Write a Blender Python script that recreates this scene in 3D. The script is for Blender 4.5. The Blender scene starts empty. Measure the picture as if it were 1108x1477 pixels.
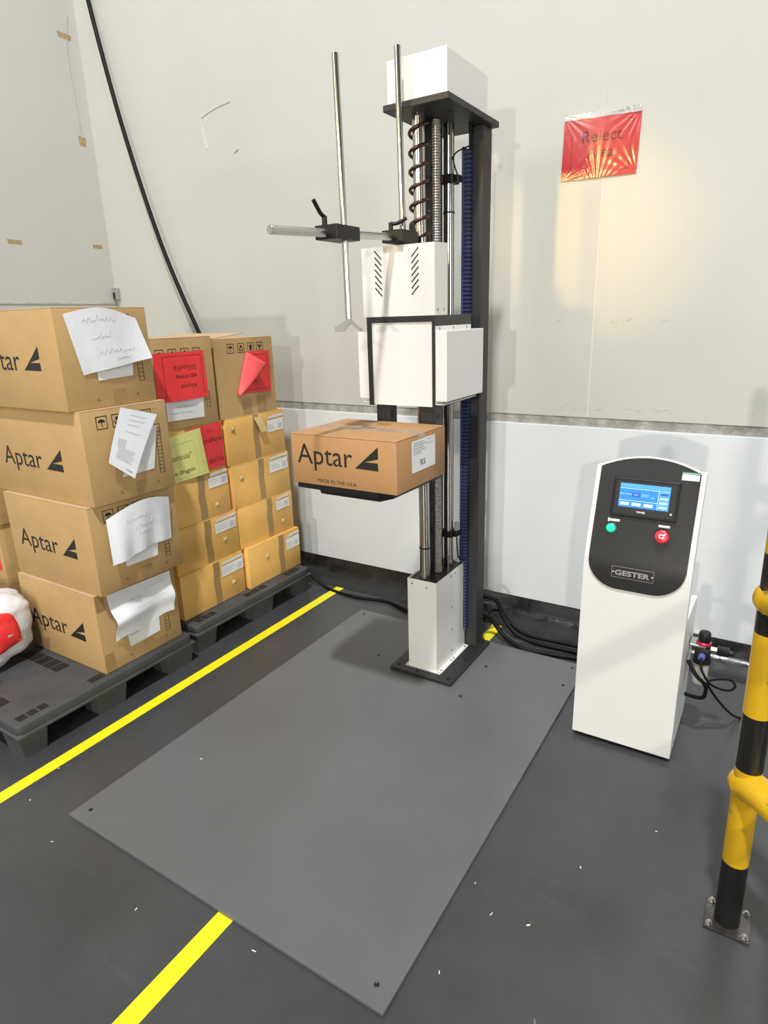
import bpy, bmesh, math, random
from mathutils import Vector, Matrix
R = random.Random(7)
S = bpy.context.scene
COL = S.collection
PI = math.pi

# ------------------------------------------------------------------ camera
cam_d = bpy.data.cameras.new('camera')
cam = bpy.data.objects.new('camera', cam_d); COL.objects.link(cam)
S.camera = cam
yaw, pitch, roll = 0.56627564, 0.29903975, -0.03095573
f = Vector((-math.sin(yaw)*math.cos(pitch), math.cos(yaw)*math.cos(pitch), -math.sin(pitch)))
r0 = Vector((math.cos(yaw), math.sin(yaw), 0)); u0 = r0.cross(f)
rr = math.cos(roll)*r0 + math.sin(roll)*u0; uu = -math.sin(roll)*r0 + math.cos(roll)*u0
cam.matrix_world = Matrix(((rr.x, uu.x, -f.x, 0), (rr.y, uu.y, -f.y, 0), (rr.z, uu.z, -f.z, 1.6), (0, 0, 0, 1)))
cam_d.sensor_fit = 'VERTICAL'; cam_d.sensor_height = 36
cam_d.lens = 909.06/1477*36
cam_d.clip_start = 0.02

# ------------------------------------------------------------------ view, world, lights
S.view_settings.view_transform = 'Standard'; S.view_settings.look = 'None'
S.view_settings.gamma = 1; S.view_settings.use_curve_mapping = False
S.view_settings.exposure = -0.20

W = bpy.data.worlds.new('world'); S.world = W; W.use_nodes = True
nt = W.node_tree; nt.nodes.clear()
out = nt.nodes.new('ShaderNodeOutputWorld'); bg = nt.nodes.new('ShaderNodeBackground')
tc = nt.nodes.new('ShaderNodeTexCoord'); sep = nt.nodes.new('ShaderNodeSeparateXYZ')
nt.links.new(tc.outputs['Generated'], sep.inputs[0])
rz = nt.nodes.new('ShaderNodeValToRGB')
mr = nt.nodes.new('ShaderNodeMapRange'); mr.inputs[1].default_value = -1; mr.inputs[2].default_value = 1
nt.links.new(sep.outputs['Z'], mr.inputs[0]); nt.links.new(mr.outputs[0], rz.inputs[0])
e = rz.color_ramp.elements
e[0].position = .45; e[0].color = (.26, .275, .285, 1)
e[1].position = .62; e[1].color = (.60, .645, .68, 1)
n = rz.color_ramp.elements.new(.85); n.color = (.84, .90, .95, 1)
# added dark and bright bands around the unseen hall, to streak the metal reflections
at2 = nt.nodes.new('ShaderNodeMath'); at2.operation = 'ARCTAN2'
nt.links.new(sep.outputs['Y'], at2.inputs[0]); nt.links.new(sep.outputs['X'], at2.inputs[1])
mul = nt.nodes.new('ShaderNodeMath'); mul.operation = 'MULTIPLY'; mul.inputs[1].default_value = 9.0
nt.links.new(at2.outputs[0], mul.inputs[0])
sn = nt.nodes.new('ShaderNodeMath'); sn.operation = 'SINE'; nt.links.new(mul.outputs[0], sn.inputs[0])
m2 = nt.nodes.new('ShaderNodeMapRange'); m2.inputs[1].default_value = -.5; m2.inputs[2].default_value = .6
m2.inputs[3].default_value = .35; m2.inputs[4].default_value = 1.25
nt.links.new(sn.outputs[0], m2.inputs[0])
mx = nt.nodes.new('ShaderNodeVectorMath'); mx.operation = 'SCALE'
nt.links.new(rz.outputs[0], mx.inputs[0]); nt.links.new(m2.outputs[0], mx.inputs['Scale'])
nt.links.new(mx.outputs[0], bg.inputs['Color']); bg.inputs['Strength'].default_value = 0.21
nt.links.new(bg.outputs[0], out.inputs[0])

def area(name, loc, target, size, power, color, size_y=None):
    d = bpy.data.lights.new(name, 'AREA'); d.energy = power; d.color = color; d.size = size
    if size_y: d.shape = 'RECTANGLE'; d.size_y = size_y
    o = bpy.data.objects.new(name, d); COL.objects.link(o)
    o.location = loc
    o.rotation_euler = (Vector(target)-Vector(loc)).to_track_quat('-Z', 'Y').to_euler()
    return o
WARM = (1, .93, .82)
area('hall_lamp_behind', (4.2, -12.0, 4.6), (-1, 2.5, 1.0), .28, 560, WARM)
area('hall_lamp_aisle', (1.05, -11.5, 2.1), (-.5, 3, .8), .28, 560, WARM)
area('hall_lamp_right', (8.5, -2.3, 2.45), (-2.0, 2.6, .9), .5, 265, (.94, .98, 1))
area('hall_lamp_overhead', (.36, -2.05, 10.5), (-1.2, 2.0, 0), .45, 1330, (.97, .99, 1))
area('hall_lamp_left', (-3.2, -3.5, 5.0), (-1.2, 2.5, .8), 1.6, 75, (1, .97, .92))
sp = bpy.data.lights.new('work_spot', 'SPOT'); sp.energy = 480; sp.color = (1, .68, .20)
sp.spot_size = math.radians(12.5); sp.spot_blend = 1.0; sp.shadow_soft_size = .12
spo = bpy.data.objects.new('work_spot', sp); COL.objects.link(spo); spo.location = (-2.35, -1.5, 2.9)
spo.rotation_euler = (Vector((-.80, 3.08, 1.92))-spo.location).to_track_quat('-Z', 'Y').to_euler()

# ------------------------------------------------------------------ materials
MATS = {}
def mat(name, col, rough=.5, metal=0, var=0, vscale=8, bump=0, bscale=60, spec=.5, coat=0, col2=None, emit=0, rvar=0, stretch=None):
    if name in MATS: return MATS[name]
    m = bpy.data.materials.new(name); m.use_nodes = True; MATS[name] = m
    t = m.node_tree; b = t.nodes['Principled BSDF']
    b.inputs['Base Color'].default_value = (*col, 1); b.inputs['Roughness'].default_value = rough
    b.inputs['Metallic'].default_value = metal; b.inputs['Specular IOR Level'].default_value = spec
    b.inputs['Coat Weight'].default_value = coat
    if emit:
        b.inputs['Emission Color'].default_value = (*col, 1); b.inputs['Emission Strength'].default_value = emit
    co = t.nodes.new('ShaderNodeTexCoord'); vec = co.outputs['Object']
    if stretch:
        mp = t.nodes.new('ShaderNodeMapping'); mp.inputs['Scale'].default_value = stretch
        t.links.new(vec, mp.inputs[0]); vec = mp.outputs[0]
    if var or col2 or rvar:
        nz = t.nodes.new('ShaderNodeTexNoise'); nz.inputs['Scale'].default_value = vscale; nz.inputs['Detail'].default_value = 6
        nz.inputs['Roughness'].default_value = .6
        t.links.new(vec, nz.inputs['Vector'])
        if var or col2:
            rp = t.nodes.new('ShaderNodeValToRGB'); t.links.new(nz.outputs['Fac'], rp.inputs[0])
            a = rp.color_ramp.elements
            a[0].position = .3; a[1].position = .7
            c2 = col2 or tuple(min(1, c*(1+var)) for c in col)
            c1 = col if col2 else tuple(c*(1-var) for c in col)
            a[0].color = (*c1, 1); a[1].color = (*c2, 1)
            t.links.new(rp.outputs[0], b.inputs['Base Color'])
        if rvar:
            q = t.nodes.new('ShaderNodeMapRange'); q.inputs[1].default_value = .3; q.inputs[2].default_value = .7
            q.inputs[3].default_value = max(.02, rough-rvar); q.inputs[4].default_value = min(1, rough+rvar)
            t.links.new(nz.outputs['Fac'], q.inputs[0]); t.links.new(q.outputs[0], b.inputs['Roughness'])
    if bump:
        n2 = t.nodes.new('ShaderNodeTexNoise'); n2.inputs['Scale'].default_value = bscale; n2.inputs['Detail'].default_value = 4
        t.links.new(vec, n2.inputs['Vector'])
        bp = t.nodes.new('ShaderNodeBump'); bp.inputs['Strength'].default_value = bump; bp.inputs['Distance'].default_value = .01
        t.links.new(n2.outputs['Fac'], bp.inputs['Height']); t.links.new(bp.outputs[0], b.inputs['Normal'])
    return m

def film(name, col, opacity, rough, bump=0, bscale=30, spec_mix=.2, stretch=None):
    """clear or tinted plastic film: part see-through, part gloss"""
    if name in MATS: return MATS[name]
    m = bpy.data.materials.new(name); m.use_nodes = True; MATS[name] = m
    t = m.node_tree; b = t.nodes['Principled BSDF']; o = t.nodes['Material Output']
    b.inputs['Base Color'].default_value = (*col, 1); b.inputs['Roughness'].default_value = rough
    tr = t.nodes.new('ShaderNodeBsdfTransparent'); gl = t.nodes.new('ShaderNodeBsdfGlossy'); gl.inputs['Roughness'].default_value = rough
    x1 = t.nodes.new('ShaderNodeMixShader'); x1.inputs[0].default_value = opacity
    t.links.new(tr.outputs[0], x1.inputs[1]); t.links.new(b.outputs[0], x1.inputs[2])
    x2 = t.nodes.new('ShaderNodeMixShader'); x2.inputs[0].default_value = spec_mix
    t.links.new(x1.outputs[0], x2.inputs[1]); t.links.new(gl.outputs[0], x2.inputs[2]); t.links.new(x2.outputs[0], o.inputs[0])
    if bump:
        co = t.nodes.new('ShaderNodeTexCoord'); mp = t.nodes.new('ShaderNodeMapping'); t.links.new(co.outputs['Object'], mp.inputs[0])
        if stretch: mp.inputs['Scale'].default_value = stretch
        n2 = t.nodes.new('ShaderNodeTexNoise'); n2.inputs['Scale'].default_value = bscale; n2.inputs['Detail'].default_value = 3
        t.links.new(mp.outputs[0], n2.inputs['Vector'])
        bp = t.nodes.new('ShaderNodeBump'); bp.inputs['Strength'].default_value = bump; bp.inputs['Distance'].default_value = .02
        t.links.new(n2.outputs['Fac'], bp.inputs['Height'])
        t.links.new(bp.outputs[0], b.inputs['Normal']); t.links.new(bp.outputs[0], gl.inputs['Normal'])
    return m

M_wall = mat('wall_paint', (.505, .503, .455), .42, var=.03, vscale=1.3, bump=.04, bscale=9)
M_wall_low = mat('lower_wall_panel', (.655, .68, .69), .38, var=.03, vscale=2, bump=.03, bscale=8)
M_band = mat('weathered_sealant', (.20, .19, .165), .75, col2=(.42, .41, .38), vscale=14, bump=.5, bscale=60)
M_cove = mat('black_cove_coating', (.012, .012, .013), .28, var=.5, vscale=9, rvar=.15, bump=.25, bscale=22)
M_card = mat('brown_cardboard', (.47, .30, .125), .72, var=.08, vscale=5, bump=.06, bscale=90)
M_card_top = mat('plain_cardboard', (.50, .345, .195), .72, var=.07, vscale=5, bump=.06, bscale=90)
M_card_drop = mat('warm_cardboard', (.44, .235, .095), .62, var=.10, vscale=6, bump=.06, bscale=90)
M_ochre = mat('ochre_cardboard', (.78, .45, .12), .6, var=.12, vscale=5, bump=.10, bscale=50)
M_ink = mat('black_ink', (.014, .012, .011), .6)
M_ink_grey = mat('grey_print', (.42, .42, .43), .7)
M_pencil = mat('faint_handwriting', (.55, .55, .58), .8)
M_paper = mat('white_paper', (.80, .81, .84), .75, var=.03, vscale=14, bump=.15, bscale=25)
M_label = mat('white_label', (.78, .78, .77), .5, var=.03, vscale=20)
M_red = mat('red_paper', (.84, .035, .04), .5, var=.08, vscale=10, bump=.08, bscale=30)
M_yel = mat('pale_yellow_paper', (.76, .73, .24), .55, var=.06, vscale=10, bump=.1, bscale=25)
M_btape = mat('brown_packing_tape', (.36, .228, .09), .3, var=.08, vscale=20, bump=.1, bscale=60)
M_ctape = film('clear_packing_tape', (.75, .68, .6), .18, .18, .5, 60, .14)
M_white = mat('white_powder_coat', (.74, .73, .695), .33, var=.015, vscale=5, bump=.03, bscale=300)
M_dark = mat('dark_grey_paint', (.018, .018, .0185), .45, var=.06, vscale=9, bump=.05, bscale=250)
M_colgrey = mat('column_grey_paint', (.038, .038, .039), .5, var=.06, vscale=6, spec=.25)
M_black = mat('black_plastic', (.008, .008, .0085), .42, spec=.35)
M_blackmetal = mat('black_anodised', (.009, .009, .0095), .42, spec=.35)
M_chrome = mat('polished_steel', (.50, .475, .44), .17, 1, var=.04, vscale=4)
M_chrome2 = mat('brushed_steel', (.50, .485, .46), .27, 1, var=.06, vscale=30)
M_screw = mat('screw_steel', (.48, .45, .42), .3, 1, var=.2, vscale=60)
M_bolt = mat('dark_bolt', (.05, .05, .05), .35, .8)
M_zinc = mat('zinc_screw', (.35, .35, .35), .3, 1)
M_wire = mat('dark_red_spiral_wire', (.035, .008, .008), .25)
M_chain = mat('blue_chain_plastic', (.032, .050, .15), .42, var=.15, vscale=20)
M_chain_d = mat('navy_chain_gap', (.010, .012, .030), .5)
M_mat = mat('grey_steel_plate', (.118, .121, .123), .34, var=.10, vscale=1.7, rvar=.06, bump=.05, bscale=420)
M_rubber = mat('black_rubber', (.005, .005, .0055), .55, spec=.2)
M_pallet = mat('grey_pallet_plastic', (.055, .057, .060), .5, var=.28, vscale=5, bump=.1, bscale=70)
M_palfoot = mat('pallet_foot_plastic', (.060, .062, .064), .55, var=.22, vscale=8, bump=.1, bscale=70)
M_grip = mat('black_grip_strip', (.008, .008, .009), .6)
M_tape = mat('yellow_floor_tape', (.86, .74, .012), .42, var=.05, vscale=12, bump=.1, bscale=80)
M_panel = mat('charcoal_panel', (.014, .014, .0145), .40, var=.04, vscale=40, bump=.03, bscale=500)
M_bag = mat('crinkled_white_plastic', (.66, .66, .67), .22, bump=.7, bscale=14)
M_bag2 = mat('grey_crinkled_plastic', (.20, .20, .21), .22, bump=.8, bscale=16)
M_brownbit = mat('brown_tape_scrap', (.38, .26, .12), .6, var=.3, vscale=90)
M_residue = mat('tape_residue', (.40, .38, .33), .8, col2=(.62, .60, .54), vscale=130)
M_scuff = mat('grey_scuff', (.50, .49, .46), .8, col2=(.63, .61, .57), vscale=40)
M_chip = mat('white_chip', (.75, .75, .72), .6)
M_brass = mat('brass', (.65, .55, .32), .25, 1)
M_redmetal = mat('red_anodised', (.5, .03, .08), .35, .3)
M_bluefit = mat('blue_fitting', (.10, .12, .35), .35)
M_green = mat('green_lens', (.02, .62, .40), .15, emit=.55)
M_estop = mat('red_button_plastic', (.68, .03, .05), .3)
M_led = mat('green_led', (.55, 1, .6), .3, emit=1.0)
M_lcd = mat('lcd_blue', (.035, .20, .60), .25, emit=.55)
M_lcd2 = mat('lcd_mid_blue', (.08, .32, .70), .25, emit=.55)
M_lcdd = mat('lcd_navy', (.03, .07, .42), .25, emit=.6)
M_lcdw = mat('lcd_pale', (.50, .72, .92), .25, emit=.6)
M_gstick = mat('green_stripe', (.02, .22, .12), .4)

def floor_material():
    m = bpy.data.materials.new('dark_grey_epoxy'); m.use_nodes = True
    t = m.node_tree; b = t.nodes['Principled BSDF']
    co = t.nodes.new('ShaderNodeTexCoord')
    n1 = t.nodes.new('ShaderNodeTexNoise'); n1.inputs['Scale'].default_value = 1.6; n1.inputs['Detail'].default_value = 8; n1.inputs['Roughness'].default_value = .65
    t.links.new(co.outputs['Object'], n1.inputs['Vector'])
    r1 = t.nodes.new('ShaderNodeValToRGB'); t.links.new(n1.outputs['Fac'], r1.inputs[0])
    r1.color_ramp.elements[0].position = .3; r1.color_ramp.elements[0].color = (.040, .041, .043, 1)
    r1.color_ramp.elements[1].position = .72; r1.color_ramp.elements[1].color = (.064, .065, .067, 1)
    # fine pale scratches drawn out in one direction
    mp = t.nodes.new('ShaderNodeMapping'); mp.inputs['Rotation'].default_value = (0, 0, .7); mp.inputs['Scale'].default_value = (1.2, 9, 1)
    t.links.new(co.outputs['Object'], mp.inputs[0])
    n2 = t.nodes.new('ShaderNodeTexNoise'); n2.inputs['Scale'].default_value = 3; n2.inputs['Detail'].default_value = 5
    t.links.new(mp.outputs[0], n2.inputs['Vector'])
    r2 = t.nodes.new('ShaderNodeValToRGB'); t.links.new(n2.outputs['Fac'], r2.inputs[0])
    r2.color_ramp.elements[0].position = .62; r2.color_ramp.elements[0].color = (0, 0, 0, 1)
    r2.color_ramp.elements[1].position = .85; r2.color_ramp.elements[1].color = (.25, .25, .25, 1)
    mxn = t.nodes.new('ShaderNodeMixRGB'); t.links.new(r2.outputs[0], mxn.inputs[0]); t.links.new(r1.outputs[0], mxn.inputs[1])
    mxn.inputs[2].default_value = (.13, .13, .125, 1); t.links.new(mxn.outputs[0], b.inputs['Base Color'])
    q = t.nodes.new('ShaderNodeMapRange'); q.inputs[1].default_value = .3; q.inputs[2].default_value = .7; q.inputs[3].default_value = .26; q.inputs[4].default_value = .42
    t.links.new(n1.outputs['Fac'], q.inputs[0]); t.links.new(q.outputs[0], b.inputs['Roughness'])
    bp = t.nodes.new('ShaderNodeBump'); bp.inputs['Strength'].default_value = .08; bp.inputs['Distance'].default_value = .01
    n3 = t.nodes.new('ShaderNodeTexNoise'); n3.inputs['Scale'].default_value = 45; t.links.new(co.outputs['Object'], n3.inputs['Vector'])
    t.links.new(n3.outputs['Fac'], bp.inputs['Height']); t.links.new(bp.outputs[0], b.inputs['Normal'])
    return m
M_floor = floor_material()

def banded(name, axis, bands):
    """yellow and black hazard paint with chips; bands = list of (position, 'y'|'k') along one object axis, metres"""
    m = bpy.data.materials.new(name); m.use_nodes = True
    t = m.node_tree; b = t.nodes['Principled BSDF']; b.inputs['Roughness'].default_value = .3
    co = t.nodes.new('ShaderNodeTexCoord'); s = t.nodes.new('ShaderNodeSeparateXYZ'); t.links.new(co.outputs['Object'], s.inputs[0])
    mrr = t.nodes.new('ShaderNodeMapRange'); mrr.inputs[1].default_value = 0; mrr.inputs[2].default_value = 2
    t.links.new(s.outputs[axis], mrr.inputs[0])
    rp = t.nodes.new('ShaderNodeValToRGB'); rp.color_ramp.interpolation = 'CONSTANT'; t.links.new(mrr.outputs[0], rp.inputs[0])
    Y, K = (.72, .42, .012, 1), (.012, .011, .010, 1)
    els = rp.color_ramp.elements
    els[0].position = 0; els[0].color = Y if bands[0][1] == 'y' else K
    els[1].position = bands[1][0]/2; els[1].color = Y if bands[1][1] == 'y' else K
    for p, c in bands[2:]:
        el = els.new(p/2); el.color = Y if c == 'y' else K
    nz = t.nodes.new('ShaderNodeTexNoise'); nz.inputs['Scale'].default_value = 16; nz.inputs['Detail'].default_value = 8
    t.links.new(co.outputs['Object'], nz.inputs['Vector'])
    r2 = t.nodes.new('ShaderNodeValToRGB'); r2.color_ramp.elements[0].position = .63; r2.color_ramp.elements[1].position = .70
    r2.color_ramp.elements[1].color = (.7, .7, .7, 1)
    t.links.new(nz.outputs['Fac'], r2.inputs[0])
    mm = t.nodes.new('ShaderNodeMixRGB'); t.links.new(r2.outputs[0], mm.inputs[0]); t.links.new(rp.outputs[0], mm.inputs[1]); mm.inputs[2].default_value = (.10, .065, .03, 1)
    t.links.new(mm.outputs[0], b.inputs['Base Color'])
    return m

# ------------------------------------------------------------------ mesh helpers
def new_obj(name, verts, faces, m, parent=None, smooth=False, label=None):
    base = Vector((0, 0, 0))
    p = parent
    while p is not None:
        base += p.location; p = p.parent
    me = bpy.data.meshes.new(name)
    me.from_pydata([tuple(Vector(v)-base) for v in verts], [], faces)
    me.update()
    bm = bmesh.new(); bm.from_mesh(me); bmesh.ops.recalc_face_normals(bm, faces=bm.faces); bm.to_mesh(me); bm.free()
    if smooth is True:
        for p_ in me.polygons: p_.use_smooth = True
    elif smooth:
        for p_ in me.polygons: p_.use_smooth = True
        me.set_sharp_from_angle(angle=math.radians(smooth))
    me.materials.append(m)
    o = bpy.data.objects.new(name, me); COL.objects.link(o)
    if parent is not None: o.parent = parent
    if label: o['label'] = label
    return o

def thing(name, label, cat, loc, group=None):
    o = bpy.data.objects.new(name, None); COL.objects.link(o); o.location = loc; o.empty_display_size = .05
    return tag(o, label, cat, group)
def tag(o, label, cat, group=None):
    o['label'] = label; o['category'] = cat
    if group: o['group'] = group
    return o
def struct(o):
    o['kind'] = 'structure'; return o

class MB:
    def __init__(self): self.v = []; self.f = []
    def add(self, v, fa):
        k = len(self.v); self.v += [tuple(p) for p in v]; self.f += [[i+k for i in q] for q in fa]; return self
    def box(self, x0, x1, y0, y1, z0, z1, bev=0, seg=2, xf=None):
        bm = bmesh.new(); bmesh.ops.create_cube(bm, size=1)
        for w in bm.verts: w.co = Vector(((x0+x1)/2+w.co.x*(x1-x0), (y0+y1)/2+w.co.y*(y1-y0), (z0+z1)/2+w.co.z*(z1-z0)))
        if bev: bmesh.ops.bevel(bm, geom=list(bm.edges), offset=bev, segments=seg, affect='EDGES', profile=.5)
        if xf:
            for w in bm.verts: w.co = xf(w.co)
        bm.verts.index_update()
        self.add([w.co.copy() for w in bm.verts], [[w.index for w in q.verts] for q in bm.faces]); bm.free(); return self
    def cyl(self, p0, p1, r, seg=20, r1=None, bev=0):
        p0 = Vector(p0); p1 = Vector(p1); r1 = r if r1 is None else r1
        d = (p1-p0).normalized(); a = d.orthogonal().normalized(); b = d.cross(a)
        prof = [(p0, r), (p1, r1)]
        if bev: prof = [(p0, r-bev), (p0+d*bev, r), (p1-d*bev, r1), (p1, r1-bev)]
        vs = []; fs = []
        for c, q in prof:
            for i in range(seg): vs.append(c+(a*math.cos(2*PI*i/seg)+b*math.sin(2*PI*i/seg))*q)
        for j in range(len(prof)-1):
            for i in range(seg): fs.append([j*seg+i, j*seg+(i+1) % seg, (j+1)*seg+(i+1) % seg, (j+1)*seg+i])
        fs.append(list(range(seg))[::-1]); fs.append([(len(prof)-1)*seg+i for i in range(seg)])
        return self.add(vs, fs)
    def lathe(self, c, axis, prof, seg=28):
        c = Vector(c); d = Vector(axis).normalized(); a = d.orthogonal().normalized(); b = d.cross(a)
        vs = []; fs = []
        for h, q in prof:
            for i in range(seg): vs.append(c+d*h+(a*math.cos(2*PI*i/seg)+b*math.sin(2*PI*i/seg))*max(q, 1e-5))
        for j in range(len(prof)-1):
            for i in range(seg): fs.append([j*seg+i, j*seg+(i+1) % seg, (j+1)*seg+(i+1) % seg, (j+1)*seg+i])
        fs.append(list(range(seg))[::-1]); fs.append([(len(prof)-1)*seg+i for i in range(seg)])
        return self.add(vs, fs)
    def tube(self, pts, r, seg=10, sub=8, closed=False):
        P = [Vector(p) for p in pts]
        if sub > 1:
            Q = []
            for i in range(len(P)-1):
                p0 = P[max(i-1, 0)]; p1 = P[i]; p2 = P[i+1]; p3 = P[min(i+2, len(P)-1)]
                for k in range(sub):
                    t = k/sub
                    Q.append(.5*((2*p1)+(p2-p0)*t+(2*p0-5*p1+4*p2-p3)*t*t+(3*p1-p0-3*p2+p3)*t**3))
            Q.append(P[-1]); P = Q
        vs = []; fs = []; a = None
        for i, p in enumerate(P):
            d = (P[min(i+1, len(P)-1)]-P[max(i-1, 0)]).normalized()
            if a is None: a = d.orthogonal().normalized()
            a = (a-d*a.dot(d)).normalized(); b = d.cross(a)
            for k in range(seg): vs.append(p+(a*math.cos(2*PI*k/seg)+b*math.sin(2*PI*k/seg))*r)
        for i in range(len(P)-1):
            for k in range(seg): fs.append([i*seg+k, i*seg+(k+1) % seg, (i+1)*seg+(k+1) % seg, (i+1)*seg+k])
        fs.append(list(range(seg))[::-1]); fs.append([(len(P)-1)*seg+k for k in range(seg)])
        return self.add(vs, fs)
    def prism(self, poly, fn0, fn1):
        """poly = list of (u,v); fn0/fn1 map (u,v) to the two end faces"""
        n = len(poly)
        vs = [fn0(*p) for p in poly]+[fn1(*p) for p in poly]
        fs = [list(range(n))[::-1], [n+i for i in range(n)]]+[[i, (i+1) % n, n+(i+1) % n, n+i] for i in range(n)]
        return self.add(vs, fs)
    def sheet(self, fn, nu, nv, th):
        """curved sheet of thickness th: fn(u,v)->point, u,v in 0..1"""
        G = [[Vector(fn(i/nu, j/nv)) for i in range(nu+1)] for j in range(nv+1)]
        vs = []
        N = []
        for j in range(nv+1):
            for i in range(nu+1):
                du = G[j][min(i+1, nu)]-G[j][max(i-1, 0)]; dv = G[min(j+1, nv)][i]-G[max(j-1, 0)][i]
                N.append(du.cross(dv).normalized())
        F = [G[j][i] for j in range(nv+1) for i in range(nu+1)]
        w = nu+1; n = len(F)
        vs = [p for p in F]+[p-N[k]*th for k, p in enumerate(F)]
        fs = []
        for j in range(nv):
            for i in range(nu):
                a = j*w+i; q = [a, a+1, a+1+w, a+w]; fs.append(q); fs.append([k+n for k in q[::-1]])
        ring = [i for i in range(w)]+[j*w+nu for j in range(1, nv+1)]+[nv*w+i for i in range(nu-1, -1, -1)]+[j*w for j in range(nv-1, 0, -1)]
        for k in range(len(ring)):
            a, b = ring[k], ring[(k+1) % len(ring)]; fs.append([b, a, a+n, b+n])
        return self.add(vs, fs)
    def build(self, name, m, parent=None, smooth=False, label=None):
        return new_obj(name, self.v, self.f, m, parent, smooth, label)

# surface maps: (u to the right, v up, n outwards) as seen by someone facing the surface
def face_front(Y): return lambda u, v, n=0: Vector((u, Y-n, v))
def face_right(X): return lambda u, v, n=0: Vector((X+n, u, v))
def face_up(Z): return lambda u, v, n=0: Vector((u, v, Z+n))

def flat_poly(mb, fn, poly, n0=.0002, th=.0004):
    mb.prism(poly, lambda u, v: fn(u, v, n0), lambda u, v: fn(u, v, n0+th)); return mb
def rect(u0, u1, v0, v1): return [(u0, v0), (u1, v0), (u1, v1), (u0, v1)]

def text_mb(mb, fn, s, u0, u1, vb, cap, n=.0008, bold=0, shear=0):
    """lettering from the built-in font, spread over u0..u1, cap height cap on baseline vb"""
    cu = bpy.data.curves.new('lettering', 'FONT'); cu.body = s; cu.size = 1; cu.resolution_u = 3
    if bold: cu.offset = bold
    cu.shear = shear
    o = bpy.data.objects.new('lettering', cu); COL.objects.link(o)
    dg = bpy.context.evaluated_depsgraph_get(); dg.update()
    me = bpy.data.meshes.new_from_object(o.evaluated_get(dg))
    bpy.data.objects.remove(o); bpy.data.curves.remove(cu)
    if len(me.vertices):
        xs = [v.co.x for v in me.vertices]; a, b = min(xs), max(xs)
        sx = (u1-u0)/(b-a); sy = cap/.70
        mb.add([fn(u0+(v.co.x-a)*sx, vb+v.co.y*sy, n) for v in me.vertices], [list(p.vertices) for p in me.polygons])
    bpy.data.meshes.remove(me)
    return mb
def text_obj(fn, s, u0, u1, vb, cap, m, parent, name='lettering', n=.0008, bold=0):
    return text_mb(MB(), fn, s, u0, u1, vb, cap, n, bold).build(name, m, parent)

def lines_mb(mb, fn, u0, u1, vs, h, n=.0008, rag=.3, seed=1):
    """rows of small print as broken bars"""
    q = random.Random(seed)
    for v in vs:
        u = u0; end = u1-(u1-u0)*rag*q.random()
        while u < end:
            w = min(end-u, h*(1.5+3*q.random()))
            if w > h*.4: flat_poly(mb, fn, rect(u, u+w, v, v+h), n, .0003)
            u += w+h*.5
    return mb
def scribble(mb, fn, u0, u1, v0, h, n=.001, r=.0007, seed=1, k=14):
    q = random.Random(seed); pts = []
    for i in range(k):
        pts.append(fn(u0+(u1-u0)*i/(k-1), v0+h*(q.random() if i % 2 else -.2*q.random()), n))
    return mb.tube(pts, r, 4, 3)

# ================================================================== THE SETTING
XL, YB = -4.206, 3.08
struct(MB().box(-6, 9, -14, 3.3, -.12, 0).build('floor', M_floor))
def rwall(): return MB()
struct(MB().box(XL-.1, 7, YB, YB+.12, 1.113, 5.2).build('wall_back', M_wall))
struct(MB().box(XL-.1, 7, YB-.012, YB+.12, .098, 1.068, .003).build('wall_back_lower', M_wall_low))
struct(MB().box(XL-.1, 7, YB+.004, YB+.11, 1.064, 1.116).build('trim_1', M_band))
struct(MB().box(XL-.12, XL, -6, YB, 1.76, 5.2).build('wall_left', M_wall))
struct(MB().box(XL-.12, XL-.004, -6, YB, 0, 1.755).build('wall_left_lower', M_wall))
# coved black skirting of the back wall
prof = [(YB+.1, 0), (2.895, 0.0005)]
for i in range(9):
    a = i/8*PI/2
    prof.append((2.895+.145*math.sin(a), .0005+.075*(1-math.cos(a))))
prof += [(YB-.016, .105), (YB-.014, .112), (YB+.1, .112)]
struct(MB().prism(prof, lambda y, z: (XL, y, z), lambda y, z: (7, y, z)).build('baseboard_back', M_cove, None, 40))
# panel joints in the wall
def seam(n, x, z0, z1, w, m): return struct(MB().box(x-w/2, x+w/2, YB-.0012, YB+.01, z0, z1).build('trim_%d' % n, m))
M_joint = mat('joint_sealant', (.62, .60, .54), .5); M_joint2 = mat('darker_joint', (.52, .50, .45), .6)  # second joint tone is a little darker than the sealant
seam(2, -.784, 1.113, 2.15, .006, M_joint)
seam(3, -.789, 1.35, 2.52, .0035, M_joint2)
seam(4, -3.45, 1.4, 3.2, .006, mat('filled_joint', (.545, .54, .495), .5))
struct(MB().tube([(XL+.001, 3.02, 3.5), (XL+.001, 2.985, 3.3), (XL+.001, 2.99, 3.0), (XL+.001, 2.995, 2.8)], .0025, 5).build('trim_5', mat('crack_line', (.40, .37, .32), .7)))
struct(MB().box(XL-.004, XL+.002, 1.5, YB, 1.752, 1.762).build('trim_6', mat('dark_crack', (.35, .34, .32), .8, col2=(.66, .645, .6), vscale=7)))  # dark crack line along the seam of the left wall

# things fixed to the walls -----------------------------------------------------------------
t = thing('corner_clip', 'small grey metal clip in the wall corner above the tallest carton', 'clip', (XL+.03, YB-.02, 1.79))
MB().box(XL+.005, XL+.05, YB-.03, YB-.002, 1.78, 1.86, .002).build('plate', mat('clip_zinc', (.45, .45, .43), .4, .7), t)
MB().box(XL+.012, XL+.03, YB-.034, YB-.0305, 1.785, 1.83).build('slot', M_ink, t)

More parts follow.
